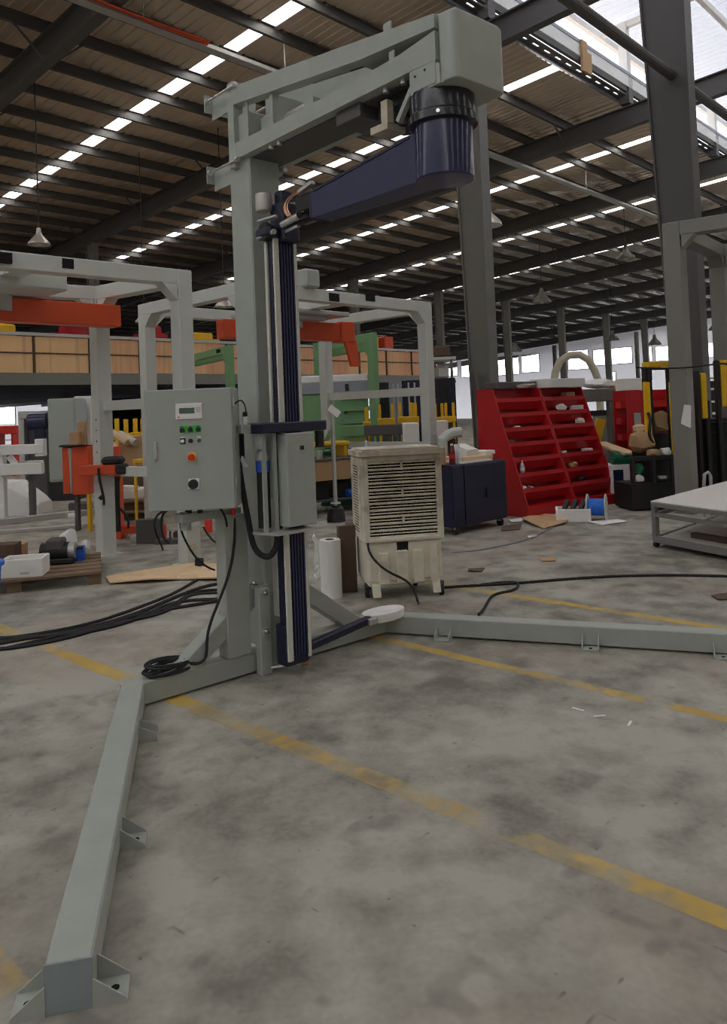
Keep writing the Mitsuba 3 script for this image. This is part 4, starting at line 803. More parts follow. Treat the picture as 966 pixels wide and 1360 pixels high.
# a dark bar leaning on the tapered column
solo('leaning_bar', MB().bar((-8.52, 12.62, 0.02), (-9.0, 12.86, 2.15), 0.05, 0.16), 'dark_steel', 'dark steel bar leaning against the tapered column', 'steel bar', smooth=False)
RP = fl(702, 688); RQ = fl(822, 668); ra = math.atan2(RQ[1]-RP[1], RQ[0]-RP[0]); RL = float(np.linalg.norm(RQ-RP)); rk = FRAME((RP[0], RP[1], 0), math.degrees(ra))
def rpt(x, y, z): return Rz(ra) @ np.array([x, y, z])+np.array([RP[0], RP[1], 0])
RH, RB, RT = 1.70, 0.86, 0.56            # height, depth at floor, set-back of the top front edge
def red_rack(x0, x1, label):
    k = thing('parts_rack', label, 'rack')
    for x in (x0, x1-0.025):
        m = rk(); m.hull([(x+e, y, z) for e in (0, 0.025) for y, z in ((0, 0), (RB, 0), (RB, RH), (RT, RH), (0.0, 0.13))]); put('side_panel', m, 'red_paint', k, smooth=False)
    put('back_panel', rk().box(x0+0.02, x1-0.02, RB-0.02, RB, 0.02, RH), 'red_paint', k, smooth=False)
    put('plinth', rk().box(x0, x1, 0.0, 0.02, 0.0, 0.14), 'red_paint', k, smooth=False)
    n = 8
    for i in range(n):
        z = 0.14+(RH-0.22)*i/(n-0.6); y = RT*(z-0.13)/(RH-0.13)+0.005
        sh = put('shelf', rk().box(x0+0.02, x1-0.02, y, RB-0.02, z-0.012, z), 'red_paint', k, smooth=False)
        if i:
            put('shelf_lip', rk().hull([(x, yy, zz) for x in (x0+0.02, x1-0.02) for yy, zz in ((y-0.008, z-0.025), (y+0.004, z-0.025), (y+0.012, z+0.03), (y+0.0, z+0.03))]), 'red_paint', k, smooth=False)
            put('shelf_front', rk().hull([(x, yy, zz) for x in (x0+0.025, x1-0.025) for yy, zz in ((y-0.004, z-0.02), (y+0.006, z-0.02), (y+0.075, z-0.135), (y+0.085, z-0.135))]), 'red_paint', k, smooth=False)
        put('shelf_back', rk().hull([(x, yy, zz) for x in (x0+0.025, x1-0.025) for yy, zz in ((y+0.26, z), (y+0.27, z), (y+0.27, z+0.17), (y+0.28, z+0.17))]), 'red_paint', k, smooth=False)
    return k
red_rack(0.0, RL*0.5, 'sloping red steel rack of parts shelves, the left of the pair')
red_rack(RL*0.5+0.01, RL, 'sloping red steel rack of parts shelves, the right of the pair')
def rshelf(i):
    z = 0.14+(RH-0.22)*i/7.4; return RT*(z-0.13)/(RH-0.13)+0.03, z
def ritem(x, i, kind, label, cat, m='film', s=0.1):
    y, z = rshelf(i)
    if kind == 'bottle': bottle_thing(rpt(x, y+0.05, z+0.001), label, m, 'white_paint', 0.19, 0.035); return
    if kind == 'box': solo('small_box', rk().box(x, x+s*2, y+0.02, y+0.14, z, z+s, 0.003), m, label, cat, smooth=False); return
    r2 = np.random.default_rng(int(x*1000)+i)
    pts = r2.uniform(-1, 1, (30, 3)); pts /= np.linalg.norm(pts, axis=1, keepdims=True)
    solo('plastic_bag' if cat == 'bag' else 'metal_part' if cat == 'part' else 'paper_scrap', rk().hull(pts*np.array([s, 0.07, s*0.55])*r2.uniform(0.8, 1, (30, 1))+np.array([x, y+0.08, z+s*0.5])), m, label, cat, smooth=False)
ritem(0.17, 2, 'bottle', 'clear bottle on a low shelf of the left red rack', 'bottle', 'galvanised')
ritem(0.36, 5, 'lump', 'small white crumpled piece on a middle shelf of the left red rack', 'scrap', 'paper', 0.05)
ritem(0.15, 4, 'lump', 'dark part on a middle shelf of the left red rack', 'part', 'brown', 0.07)
ritem(0.12, 1, 'lump', 'small white bag on the bottom shelf of the left red rack', 'bag', 'film', 0.06)
ritem(0.27, 1, 'lump', 'grey fitting beside a white bag on the bottom shelf of the left red rack', 'part', 'galvanised', 0.05)
ritem(1.38, 6, 'lump', 'clear plastic bag on an upper shelf of the right red rack', 'bag', 'film', 0.13)
ritem(1.64, 6, 'box', 'small black and white box on an upper shelf of the right red rack', 'box', 'white_paint', 0.09)
ritem(1.70, 5, 'lump', 'clear bag hanging over the shelf edge of the right red rack', 'bag', 'film', 0.11)
ritem(1.14, 3, 'lump', 'white crumpled tissue on a middle shelf of the right red rack', 'scrap', 'paper', 0.06)
ritem(1.60, 3, 'box', 'white flat carton sticking out of a middle shelf of the right red rack', 'carton', 'foam', 0.06)
ritem(1.25, 2, 'lump', 'brown paper parcel on a low shelf of the right red rack', 'parcel', 'cardboard', 0.10)
ritem(1.55, 7, 'box', 'brown carton on the top shelf of the right red rack', 'carton', 'cardboard', 0.09)
ritem(1.35, 1, 'lump', 'dark part on the bottom shelf of the right red rack', 'part', 'black', 0.09)
solo('white_carton', rk().box(1.02, 1.85, 0.45, 0.80, RH, RH+0.13, 0.006), 'white_paint', 'long white carton on top of the right red rack', 'carton', smooth=False)
solo('dark_case', rk().box(0.15, 0.98, 0.62, 0.84, RH, RH+0.10, 0.01), 'dark_steel', 'long dark case on top of the left red rack', 'case', smooth=False)
solo('packing_bag', rk().hull([(0.45+rng.uniform(0, 0.5), 0.5+rng.uniform(0, 0.12), RH+0.001+rng.uniform(0, 0.07)) for _ in range(20)]), 'film', 'clear packing bag lying before the dark case on the left red rack', 'bag', smooth=False)
# floor before the racks
cp = fl(722, 696)
def wavy(mb, pts, z, th, seed, amp=0.012):
    """a sheet with the given outline, slightly warped"""
    r2 = np.random.default_rng(seed); pts = np.asarray(pts, float); c = pts.mean(0); n = len(pts)
    ring = lambda s, dz: np.concatenate([(c+(pts-c)*s), (z+dz+amp*0.5+amp*0.5*np.sin(np.arange(n)*2.3+seed)[:])[:, None]], 1)
    return mb.rings([ring(1.0, 0), ring(1.0, th), ring(0.6, th-amp*0.3)])
solo('cardboard_sheet', wavy(MB(), [fl(*q)[:2] for q in ((693, 692), (716, 683), (760, 689), (752, 697), (722, 703), (705, 698))], 0.004, 0.012, 2, 0.03), 'cardboard', 'brown cardboard sheet on the floor before the red racks', 'cardboard', smooth=False)
for i, (q, m, l) in enumerate((([(668, 700), (694, 696), (690, 704), (666, 706)], 'brown', 'dark scrap of card on the floor at the foot of the navy tool cabinet'), ([(676, 692), (700, 688), (696, 693), (680, 695)], 'paper', 'crumpled white and green wrapper at the foot of the left red rack'), ([(701, 714), (712, 711), (714, 713), (704, 716)], 'paper', 'small white paper scrap on the floor before the red racks'), ([(782, 694), (820, 690), (834, 694), (800, 698)], 'paper', 'white paper sheet on the floor under the blue cable reel'), ([(644, 630+125), (622, 757), (622, 760), (640, 760)], 'brown', 'dark rag on the floor right of the air cooler'), ([(716, 742), (738, 741), (738, 746), (720, 746)], 'cardboard', 'small brown card scrap on the open floor before the red racks'), ([(945, 792), (966, 790), (970, 797), (955, 798)], 'brown', 'dark stain-like rag on the floor at the right edge'))):
    solo('floor_scrap', wavy(MB(), [fl(*e)[:2] for e in q], 0.002, 0.006, i, 0.01), m, l, 'scrap', smooth=False)
for i, (u, v) in enumerate(((768, 943), (797, 952), (837, 962))):
    p = fl(u, v); solo('pink_scrap', MB(Rz(i*0.9), p).box(-0.03, 0.03, -0.006, 0.006, 0.001, 0.006), 'paper', ('small pale scrap on the open floor inside the machine base, leftmost of three', 'small pale scrap on the open floor inside the machine base, middle of three', 'small pale scrap on the open floor inside the machine base, rightmost of three')[i], 'scrap', smooth=False)
fp = fl(739, 694); fb_ = FRAME((fp[0], fp[1], 0), 30)
k = thing('foam_box', 'open white foam box of dark parts on the floor before the red racks', 'box')
for b in ((0, 0.42, 0, 0.025), (0, 0.42, 0.275, 0.30), (0, 0.025, 0, 0.3), (0.395, 0.42, 0, 0.3)): put('wall', fb_().box(*b, 0.0, 0.16, 0.004), 'foam', k, smooth=False)
put('bottom', fb_().box(0.02, 0.4, 0.02, 0.28, 0.0, 0.02), 'foam', k, smooth=False)
for i in range(3): solo('dark_part', fb_().bar((0.08+0.1*i, 0.06, 0.10), (0.16+0.1*i, 0.26, 0.24), 0.05, 0.04), 'black', ('left', 'middle', 'right')[i]+' one of three dark metal parts sticking out of the open foam box', 'metal part', 'parts in the foam box', False)
rp = fl(794, 691); ree = FRAME((rp[0], rp[1], 0), 20)
k = thing('cable_reel', 'grey plastic reel wound with bright blue cable, standing on the floor', 'cable reel')
for x in (-0.12, 0.10): put('flange', ree().lathe([(0.03, 0), (0.16, 0), (0.165, 0.008), (0.16, 0.016), (0.03, 0.016)], (x, 0, 0.165), 32, Ry(PI/2)), 'frame_paint', k)
put('winding', ree().cyl((-0.10, 0, 0.165), (0.10, 0, 0.165), 0.105, k=28), 'blue_bright', k)
for i, x in enumerate(np.linspace(-0.085, 0.085, 8)): put('winding_turn', ree().lathe([(0.10, -0.01), (0.112, 0), (0.10, 0.01)], (x, 0, 0.165), 28, Ry(PI/2)), 'blue_bright', k)
# printed carton, green roll, plank right of the rack
k = thing('printed_carton', 'white carton with a dark blue printed panel, right of the red racks', 'carton')
put('body', boxpx(812, 838, 617, 672, 11.2, 0.35, 0.004, zb=0), 'paper', k, smooth=False); put('printed_panel', boxpx(816, 829, 624, 666, 11.19, 0.01, 0.0), 'navy', k, smooth=False)
a, b = atd(813, 608, 11.3), atd(846, 610, 11.3)
solo('green_roll', MB().cyl(a, b, 0.10, k=20), 'dark_green', 'dark green roll lying on the white printed carton', 'roll')
a, b = atd(796, 588, 11.9), atd(838, 603, 11.2)
solo('wooden_plank', MB().bar(a, b, 0.22, 0.03), 'cardboard_light', 'pale wooden plank resting on the green roll, right of the racks', 'plank', smooth=False)
# grey bench behind
k = thing('machine_bench', 'heavy grey steel bench behind the red racks with wrapped goods on top', 'bench')
GT = 12.6
put('top', boxpx(766, 842, 516, 533, GT, 0.9), 'column_paint', k, smooth=False)
put('leg', boxpx(812, 828, 530, 620, GT, 0.2, zb=0), 'column_paint', k, smooth=False); put('leg', boxpx(770, 778, 530, 620, GT+0.5, 0.2, zb=0), 'column_paint', k, smooth=False)
put('rail', boxpx(766, 830, 545, 552, GT+0.4, 0.1), 'dark_steel', k, smooth=False)
solo('grey_locker', boxpx(796, 812, 552, 620, GT+0.2, 0.3, zb=0), 'grey_paint', 'grey-green locker under the heavy grey bench behind the racks', 'locker', smooth=False)
solo('steel_chute', MB().bar(atd(790, 592, GT-0.3), atd(799, 556, GT-0.3), 0.10, 0.14).box(*(lambda q: (q[0]-0.03, q[0]+0.03, q[1]-0.03, q[1]+0.03, 0, q[2]))(atd(790, 592, GT-0.3))), 'yellow_paint', 'yellow bent steel part beside the grey locker, behind the right red rack', 'chute', smooth=False)
p = atd(796, 509, GT+0.3); pts = rng.uniform(-1, 1, (60, 3)); pts /= np.linalg.norm(pts, axis=1, keepdims=True)
zt = zpx(516, 800, GT+0.3)
solo('wrapped_bundle', MB(Rz(math.radians(CMA)), (p[0], p[1], zt)).hull(pts*np.array([0.30, 0.15, 0.085])+np.array([0, 0, 0.085])), 'film', 'clear film-wrapped bundle on the heavy grey bench', 'bundle', smooth=False)
k_ = boxpx(816, 842, 511, 517, GT+0.1, 0.5)
solo('copper_sheet', k_, 'copper', 'flat copper-coloured sheet on the right end of the grey bench', 'sheet', smooth=False)
hp = [atd(736, 508, 22), atd(738, 494, 22), atd(744, 480, 22), atd(756, 472, 22), atd(770, 471, 22), atd(782, 478, 22), atd(790, 492, 22), atd(796, 508, 22)]
solo('air_hose', MB().tube([np.array([hp[0][0], hp[0][1], 0]), np.array([hp[0][0], hp[0][1], 1.0])]+hp+[np.array([hp[-1][0], hp[-1][1], 1.0]), np.array([hp[-1][0], hp[-1][1], 0])], 0.105, 12), 'beige', 'fat beige hose arching up behind the white carton on the red rack', 'hose')
# second red rack, seen side-on
k = thing('parts_rack', 'red steel rack seen from its triangular side, behind the yellow and black stacker', 'rack')
p0 = atd(836, 600, 11.6); r2k = FRAME((p0[0], p0[1], 0), 43)
put('side_panel', r2k().prism([(0.0, 0.0), (0.62, 0.0), (0.18, 1.62), (0.0, 1.62)], 0.0, 0.03), 'red_paint', k, smooth=False)
for z in (1.40, 1.15, 0.9, 0.65, 0.4): put('shelf', r2k().box(0.02, 0.8, 0.35, 0.6, z-0.05, z+0.05), 'red_bright' if z > 1.3 else 'red_paint', k, smooth=False)
put('back_panel', r2k().box(0.0, 0.85, 0.62, 0.65, 0, 1.62), 'red_paint', k, smooth=False)
put('side_panel', r2k().prism([(0.8, 0.0), (0.83, 0.0), (0.83, 1.62), (0.8, 1.62)], 0.0, 0.65), 'red_paint', k, smooth=False)
put('notice', r2k().box(0.10, 0.20, -0.006, 0.0, 1.02, 1.28), 'grey_paint', k, smooth=False)
solo('white_carton', r2k().box(-0.03, 0.33, 0.0, 0.4, 1.62, 1.80, 0.005), 'foam', 'white carton on top of the side-on red rack', 'carton', smooth=False)
# stacker with cart
SP = fl(842, 678); sk_ang = 50; st = FRAME((SP[0], SP[1], 0), sk_ang)
k = thing('stacker', 'yellow and black stacker mast with a black basket full of cartons, before the right column', 'stacker')
d0 = 10.25
def spx(u0, u1, v0, v1, t, dp, c=0.006, zb=None): return boxpx(u0, u1, v0, v1, t, dp, c, sk_ang, zb)
put('basket_body', spx(841, 914, 642, 690, d0, 0.55, 0.01, 0.02), 'black', k, smooth=False)
for u in (840, 868, 893, 909): put('basket_post', spx(u, u+4.5, 608, 645, d0, 0.04), 'black', k, smooth=False)
put('basket_rim', spx(840, 913, 605, 612, d0, 0.05), 'black', k, smooth=False); put('basket_rim', spx(840, 913, 605, 612, d0+0.45, 0.05), 'black', k, smooth=False)
put('basket_back', spx(841, 914, 575, 645, d0+0.5, 0.03), 'black', k, smooth=False)
for u0, u1 in ((861, 870), (893, 900)):
    put('mast_rail', spx(u0, u1, 487, 640, d0+0.25, 0.12), 'black', k, smooth=False)
put('mast_guard', spx(858, 866, 507, 585, d0+0.2, 0.06), 'yellow_paint', k, smooth=False); put('mast_guard', spx(862, 867, 490, 505, d0+0.2, 0.04), 'black', k, smooth=False)
put('mast_guard', spx(894, 900, 507, 640, d0+0.2, 0.06), 'yellow_paint', k, smooth=False)
put('mast_top', spx(860, 897, 480, 487, d0+0.2, 0.16), 'yellow_paint', k, smooth=False)
put('mast_crossbar', spx(862, 898, 489, 491, d0+0.22, 0.03), 'black', k, smooth=False)
put('mast_loop', MB().tube([atd(861, 548, d0+0.18), atd(864, 560, d0+0.15), atd(863, 578, d0+0.15), atd(868, 588, d0+0.18)], 0.02, 8, smooth=12), 'black', k)
put('chassis', spx(842, 916, 660, 690, d0+0.3, 0.6, 0.01, 0.02), 'black', k, smooth=False)
def lump(name, u, v, t, sx, sz, m, label, cat, seed, sy=None):
    p = atd(u, v, t); r2 = np.random.default_rng(seed); q = r2.uniform(-1, 1, (26, 3)); q /= np.abs(q).max(1)[:, None]*0.5+np.linalg.norm(q, axis=1, keepdims=True)*0.5
    solo(name, MB(Rz(math.radians(43)), p).hull(q*np.array([sx, sy or sx*0.7, sz])), m, label, cat, smooth=False)
lump('torn_carton', 853, 590, d0+0.25, 0.17, 0.18, 'cardboard', 'torn brown carton in the stacker basket, at its left', 'carton', 1)
lump('torn_carton', 878, 560, d0+0.42, 0.16, 0.15, 'cardboard', 'brown carton standing high in the stacker basket between the yellow rails', 'carton', 2)
lump('torn_carton', 850, 570, d0+0.3, 0.10, 0.07, 'cardboard_light', 'pale torn carton flap on the stacker basket, left of the yellow rail', 'carton', 3)
lump('torn_carton', 868, 602, d0+0.12, 0.09, 0.06, 'cardboard', 'small brown carton at the front rim of the stacker basket', 'carton', 4)
lump('white_roll', 884, 600, d0+0.14, 0.08, 0.065, 'white_paint', 'white rolled label strip in the stacker basket', 'roll', 5)
lump('red_cover', 902, 602, d0+0.12, 0.055, 0.045, 'red_bright', 'bright red cover on the right rim of the stacker basket', 'cover', 6)
lump('green_tub', 850, 622, d0+0.10, 0.07, 0.08, 'dark_green', 'dark green tub behind the bars of the stacker basket', 'tub', 7)
lump('white_tub', 849, 635, d0+0.08, 0.07, 0.05, 'foam', 'white tub under the green one in the stacker basket', 'tub', 8)
lump('grey_tin', 880, 634, d0+0.12, 0.07, 0.03, 'galvanised', 'small grey tin low in the stacker basket', 'tin', 9)
lump('cardboard_piece', 904, 633, d0+0.14, 0.06, 0.06, 'cardboard', 'brown cardboard piece at the right of the stacker basket', 'cardboard', 10)
# sheet of paper taped to the right frame's post
p = aty(913, 552, 9.986)
solo('paper_sheet', MB(np.eye(3), p).hull([(x, y, z) for x, z in ((-0.085, -0.10), (0.04, -0.16), (0.055, 0.13), (-0.03, 0.14)) for y in (0, 0.003)]), 'paper', 'white paper sheet taped to the grey portal post at right', 'paper', smooth=False)
a, b = atd(845, 488, 10.0), atd(966, 484, 10.2)
solo('dark_strap', MB().tube([a, atd(880, 489, 9.86), atd(915, 488, 9.83), atd(940, 485, 9.9), b], 0.012, 6, smooth=24), 'rubber', 'dark strap slung across the right portal post at eye level', 'strap')
# right edge background
k = thing('stacker', 'second yellow and black stacker at the right edge, behind the portal frame', 'stacker')
for u0, u1, v0, v1, m in ((933, 940, 495, 556, 'yellow_paint'), (928, 933, 492, 640, 'black'), (940, 946, 532, 640, 'black'), (959, 970, 478, 540, 'yellow_paint'), (955, 960, 478, 640, 'black')):
    put('mast_rail', boxpx(u0, u1, v0, v1, 11.0, 0.1, zb=None if m == 'yellow_paint' else 0), m, k, smooth=False)
put('body', boxpx(929, 975, 556, 680, 11.1, 0.6, zb=0), 'black', k, smooth=False)
for z in (0.35, 0.65, 0.95): put('slat', boxpx(932, 970, 560, 563, 11.08, 0.03).box(0, 0.45, -0.0, 0.02, z, z+0.03), 'rubber', k, smooth=False)
p = [atd(935, 650, 9.6), atd(936, 630, 9.6), atd(941, 627, 9.6), atd(944, 632, 9.6), atd(945, 655, 9.6)]
solo('pipe_bend', MB().tube([[p[0][0], p[0][1], 0]]+p+[[p[-1][0], p[-1][1], 0]], 0.022, 8), 'galvanised', 'bent pale pipe standing behind the low metal table', 'pipe')
k = thing('pallet_rack', 'white wire shelving far behind the second stacker at the right edge', 'shelving')
for v in (500, 515, 532, 548): put('shelf', boxpx(938, 975, v, v+2.5, 16, 0.6), 'white_paint', k, smooth=False)
for u in (940, 950, 958, 968): put('upright', boxpx(u, u+1.6, 492, 560, 16, 0.03, zb=0), 'white_paint', k, smooth=False)
solo('dark_machine', boxpx(938, 990, 505, 530, 18, 0.5, zb=0), 'black', 'dark machine behind the white wire shelving at the right edge', 'machine', smooth=False)
# low metal table at right
tb = FRAME((-3.27, 7.66, 0), -24)
k = thing('low_table', 'low grey metal table with a pale sheet top, at the right edge', 'table')
TB = 0.46
put('top', tb().prism([(0, 0), (2.3, 0), (1.44, 2.03), (-0.86, 2.03)], TB-0.012, TB, 'xy'), 'table_top', k, smooth=False)
put('edge_rail', tb().box(0.0, 2.3, 0.0, 0.04, TB-0.055, TB-0.012), 'table_steel', k, smooth=False)
for (x, y) in ((0.0, 0.0), (2.24, 0), (-0.80, 1.95), (1.40, 1.95)):
    put('leg', tb().box(x, x+0.05, y, y+0.05, 0.05, TB-0.012), 'table_steel', k, smooth=False)
    put('caster', tb().cyl((x+0.01, y+0.025, 0.03), (x+0.04, y+0.025, 0.03), 0.03, k=14), 'rubber', k)
put('mid_rail', tb().box(0.05, 2.3, 0.0, 0.035, TB-0.155, TB-0.115), 'table_steel', k, smooth=False)
put('low_rail', tb().box(0.05, 2.3, 0.0, 0.04, 0.05, 0.11), 'table_steel', k, smooth=False)
put('side_rail', tb().bar((0.02, 0.03, TB-0.135), (-0.79, 1.97, TB-0.135), 0.03, 0.04).bar((0.02, 0.03, 0.08), (-0.79, 1.97, 0.08), 0.03, 0.06), 'table_steel', k, smooth=False)
put('lower_shelf', tb().prism([(0.05, 0.03), (2.26, 0.03), (1.44, 1.97), (-0.78, 1.97)], 0.09, 0.10, 'xy'), 'table_top', k, smooth=False)
put('bolt', tb().cyl((0.035, -0.001, TB-0.07), (0.035, -0.012, TB-0.07), 0.012, k=6), 'table_steel', k)
for i, (x, w, h, m, l) in enumerate(((0.25, 0.5, 0.05, 'brown', 'dark board'), (0.62, 0.7, 0.07, 'cardboard', 'brown plank'), (0.9, 0.5, 0.11, 'dark_steel', 'dark steel section'), (1.3, 0.4, 0.15, 'cardboard_light', 'pale wooden block'))):
    solo('stored_piece', tb().box(x, x+w, 0.25+0.12*i, 0.33+0.12*i, 0.101, 0.101+h, 0.004), m, f'{l} lying on the lower shelf of the low metal table', 'offcut', smooth=False)
# ------------------------------------------------------------------ cables and hoses on the floor
def floor_path(px, r): return [fl(u, v, r) for u, v in px]
def cable(name, px, r, label, cat='cable', m='rubber', n=60): solo(name, MB().tube(floor_path(px, r), r, 6, smooth=n), m, label, cat)
cable('floor_cable', [(590, 780), (640, 777), (690, 774), (740, 770), (800, 766), (860, 764), (920, 764), (990, 766), (1180, 775)], 0.011, 'long dark cable across the floor from the air cooler to the right edge')
cable('floor_cable', [(640, 776), (672, 773), (684, 773), (688, 778), (680, 784), (662, 788), (650, 796), (643, 808), (636, 816)], 0.010, 'looped cable end on the floor right of the air cooler')
cable('floor_hose', [(600, 733), (630, 731), (660, 726), (690, 719), (712, 711), (735, 700)], 0.008, 'thin blue hose on the floor from the navy tool cabinet', 'hose', 'tray_steel')
CG = 'cables running left across the floor'
for i, px in enumerate(([(-30, 852), (40, 843), (110, 830), (180, 808), (230, 788), (262, 770), (276, 763)], [(-30, 856), (60, 844), (130, 830), (190, 811), (240, 790), (285, 776), (330, 772)], [(-30, 862), (50, 846), (120, 836), (180, 822), (230, 803), (262, 786), (300, 783)], [(-30, 864), (60, 853), (120, 838), (190, 815), (240, 806), (300, 796), (340, 790)], [(-30, 868), (70, 846), (140, 830), (200, 818), (235, 804), (250, 792), (310, 788)], [(-30, 850), (30, 846), (100, 841), (180, 822), (240, 799), (300, 795), (330, 793)])):
    cable('floor_cable', px, 0.011+0.002*(i % 2), 'black cable in the bundle running left across the floor behind the machine'); labels[[k for k in labels if k.startswith('floor_cable')][-1]]['group'] = CG
# coil on the base
k = thing('cable_coil', 'black cable coiled up on the machine base beam below the cabinet stand', 'cable coil')
for i in range(5):
    c = np.array([-0.02+0.008*math.sin(i*2.2), -0.70+0.02*math.cos(i*1.7), 0.136+0.011*i]); a = np.linspace(0, 2*PI, 41); tl = 0.012*math.sin(i*1.3)
    put('turn', MB(MR, MO).tube(np.stack([c[0]+(0.066-0.004*(i % 3))*np.cos(a), c[1]+(0.125-0.008*(i % 3))*np.sin(a), c[2]+tl*np.sin(a)+0.01*(1-np.cos(a))*(i % 2)], 1), 0.008, 6), 'rubber', k)
put('tail', MB(MR, MO).tube([(0.0, -0.60, 0.18), (0.035, -0.57, 0.155), (0.045, -0.51, 0.16), (0.05, -0.49, 0.25), (0.05, -0.43, 0.42), (0.05, -0.33, 0.62), (0.05, -0.29, 0.80), (0.03, -0.28, 0.95)], 0.008, 6, smooth=40), 'rubber', k)
def cab_pt(x, y, z): return CR @ np.array([x, y, z])+CO
for i, (x, pts) in enumerate(((0.10, [(206, 690), (210, 715), (216, 730)]), (0.16, [(214, 692), (222, 720), (226, 706)]), (0.21, [(240, 690), (245, 715), (262, 742), (285, 757)]), (0.36, [(300, 690), (296, 720), (270, 700)]))):
    p0 = cab_pt(x, 0.1, 0.0); q = [p0]+[fl(u, v, 0.0)*0+atd(u, v, 4.35+0.12*j) for j, (u, v) in enumerate(pts)]
    mp('cabinet_cable', MB().tube(q, 0.006, 6, smooth=24), 'rubber', cab)
mp('cable_gland', MB(CR, CO).cyl((0.2, 0.1, -0.03), (0.2, 0.1, 0.0), 0.014).cyl((0.26, 0.1, -0.03), (0.26, 0.1, 0.0), 0.014), 'rubber', cab)
# ------------------------------------------------------------------ left side clutter
solo('cardboard_sheet', wavy(MB(), [fl(*q)[:2] for q in ((140, 768), (200, 760), (262, 752), (300, 752), (330, 768), (285, 772), (240, 771), (200, 775), (146, 777))], 0.006, 0.012, 4, 0.03), 'cardboard_light', 'long tan cardboard sheet on the floor behind the control cabinet', 'cardboard', smooth=False)
p = fl(265, 755); solo('blue_plug', MB(Rz(0.3), p).box(-0.035, 0.035, -0.03, 0.03, 0.025, 0.10, 0.006), 'navy', 'blue power plug on the tan cardboard below the control cabinet', 'plug', smooth=False)
PP = fl(126, 772); pt = FRAME((PP[0]-0.02, PP[1]+0.02, 0), -118)
k = thing('pallet', 'old wooden pallet at the left edge carrying a foam box and a motor', 'pallet')
for i in range(6): put('board', pt().box(-0.05, 1.45, 0.03+0.19*i-0.9, 0.03+0.19*i-0.9+0.14, 0.10, 0.125, 0.003), 'old_wood', k, smooth=False)
for x in (-0.05, 0.62, 1.3):
    for y in (-0.87, -0.40, 0.08): put('block', pt().box(x, x+0.12, y, y+0.10, 0.0, 0.10), 'old_wood', k, smooth=False)
def ptz(u, v, z): return fl(u, v, z)
p = fl(24, 768, 0.126); fbx = FRAME((p[0]-0.1, p[1]-0.12, 0.1265), 52)
k = thing('foam_box', 'open white foam box on the wooden pallet at the left edge', 'box')
for b in ((0, 0.36, 0, 0.025), (0, 0.36, 0.255, 0.28), (0, 0.025, 0, 0.28), (0.335, 0.36, 0, 0.28)): put('wall', fbx().box(*b, 0.0, 0.16, 0.004), 'foam', k, smooth=False)
put('bottom', fbx().box(0.02, 0.34, 0.02, 0.26, 0.0, 0.02), 'foam', k, smooth=False); put('box_marking', fbx().box(0.17, 0.25, -0.001, 0.0, 0.03, 0.045), 'galvanised', k, smooth=False)
p = fl(72, 748, 0.126); mt = FRAME((p[0], p[1], 0.1265), 50)
k = thing('electric_motor', 'black and grey electric motor lying on the wooden pallet', 'motor')
put('base', mt().box(-0.19, 0.2, -0.09, 0.12, 0, 0.05, 0.01), 'black', k, smooth=False)
put('body', mt().cyl((-0.12, 0.02, 0.11), (0.14, 0.02, 0.11), 0.085), 'black', k)
put('gearbox', mt().box(-0.06, 0.10, -0.07, 0.10, 0.12, 0.24, 0.02), 'dark_steel', k, smooth=False)
put('fan_cover', mt().cyl((0.14, 0.02, 0.11), (0.2, 0.02, 0.11), 0.08), 'galvanised', k)
put('lead', mt().tube([(-0.1, 0, 0.1), (-0.25, -0.05, 0.08), (-0.4, -0.02, 0.03)], 0.014, 6, smooth=12), 'rubber', k)
p = fl(100, 744, 0.126); pb = FRAME((p[0], p[1], 0.1265), 58)
k = thing('parts_bin', 'small blue plastic parts bin on the wooden pallet beside the motor', 'bin')
put('shell', pb().hull([(x, y, z) for x in (-0.09, 0.09) for y, z in ((-0.06, 0), (0.06, 0), (-0.075, 0.11), (0.075, 0.13))]), 'blue_plastic', k, smooth=False)
put('inside', pb().box(-0.08, 0.08, -0.06, 0.06, 0.10, 0.1305), 'navy', k, smooth=False)  # navy top painted as the shaded hollow of a solid bin
for i, (u, v, sx, sz) in enumerate(((80, 722, 0.13, 0.15), (100, 722, 0.07, 0.10))):
    p = fl(u, v+20, 0.126); r2 = np.random.default_rng(40+i); q = r2.uniform(-1, 1, (40, 3)); q /= np.linalg.norm(q, axis=1, keepdims=True)
    solo('clear_bag', MB(Rz(0.5), np.array([p[0], p[1]+0.1, 0.1265+sz])).hull(q*np.array([sx, 0.07, sz])*r2.uniform(0.75, 1, (40, 1))), 'film', 'crumpled clear plastic bag behind the motor on the pallet, the larger of two' if i == 0 else 'crumpled clear plastic bag behind the blue bin on the pallet, the smaller of two', 'bag', smooth=False)
p = fl(8, 752, 0.126)
solo('carton', MB(Rz(0.9), np.array([p[0], p[1], 0.1265])).box(-0.12, 0.12, -0.1, 0.1, 0, 0.22, 0.004), 'brown', 'dark open carton behind the foam box at the left edge', 'carton', smooth=False)
p = fl(21, 745, 0.126); solo('carton', MB(Rz(0.9), np.array([p[0], p[1]+0.05, 0.1265])).box(-0.05, 0.05, -0.08, 0.08, 0, 0.17, 0.003), 'cardboard', 'small brown carton behind the foam box on the pallet', 'carton', smooth=False)
p = fl(-30, 822)
solo('blue_bin', MB(Rz(0.75), p).lathe([(0.001, 0), (0.145, 0), (0.18, 0.40), (0.20, 0.40), (0.20, 0.43), (0.17, 0.43), (0.14, 0.02), (0.001, 0.02)], k=28), 'blue_bright', 'tall blue plastic bin cut by the left edge of the photo', 'bin')
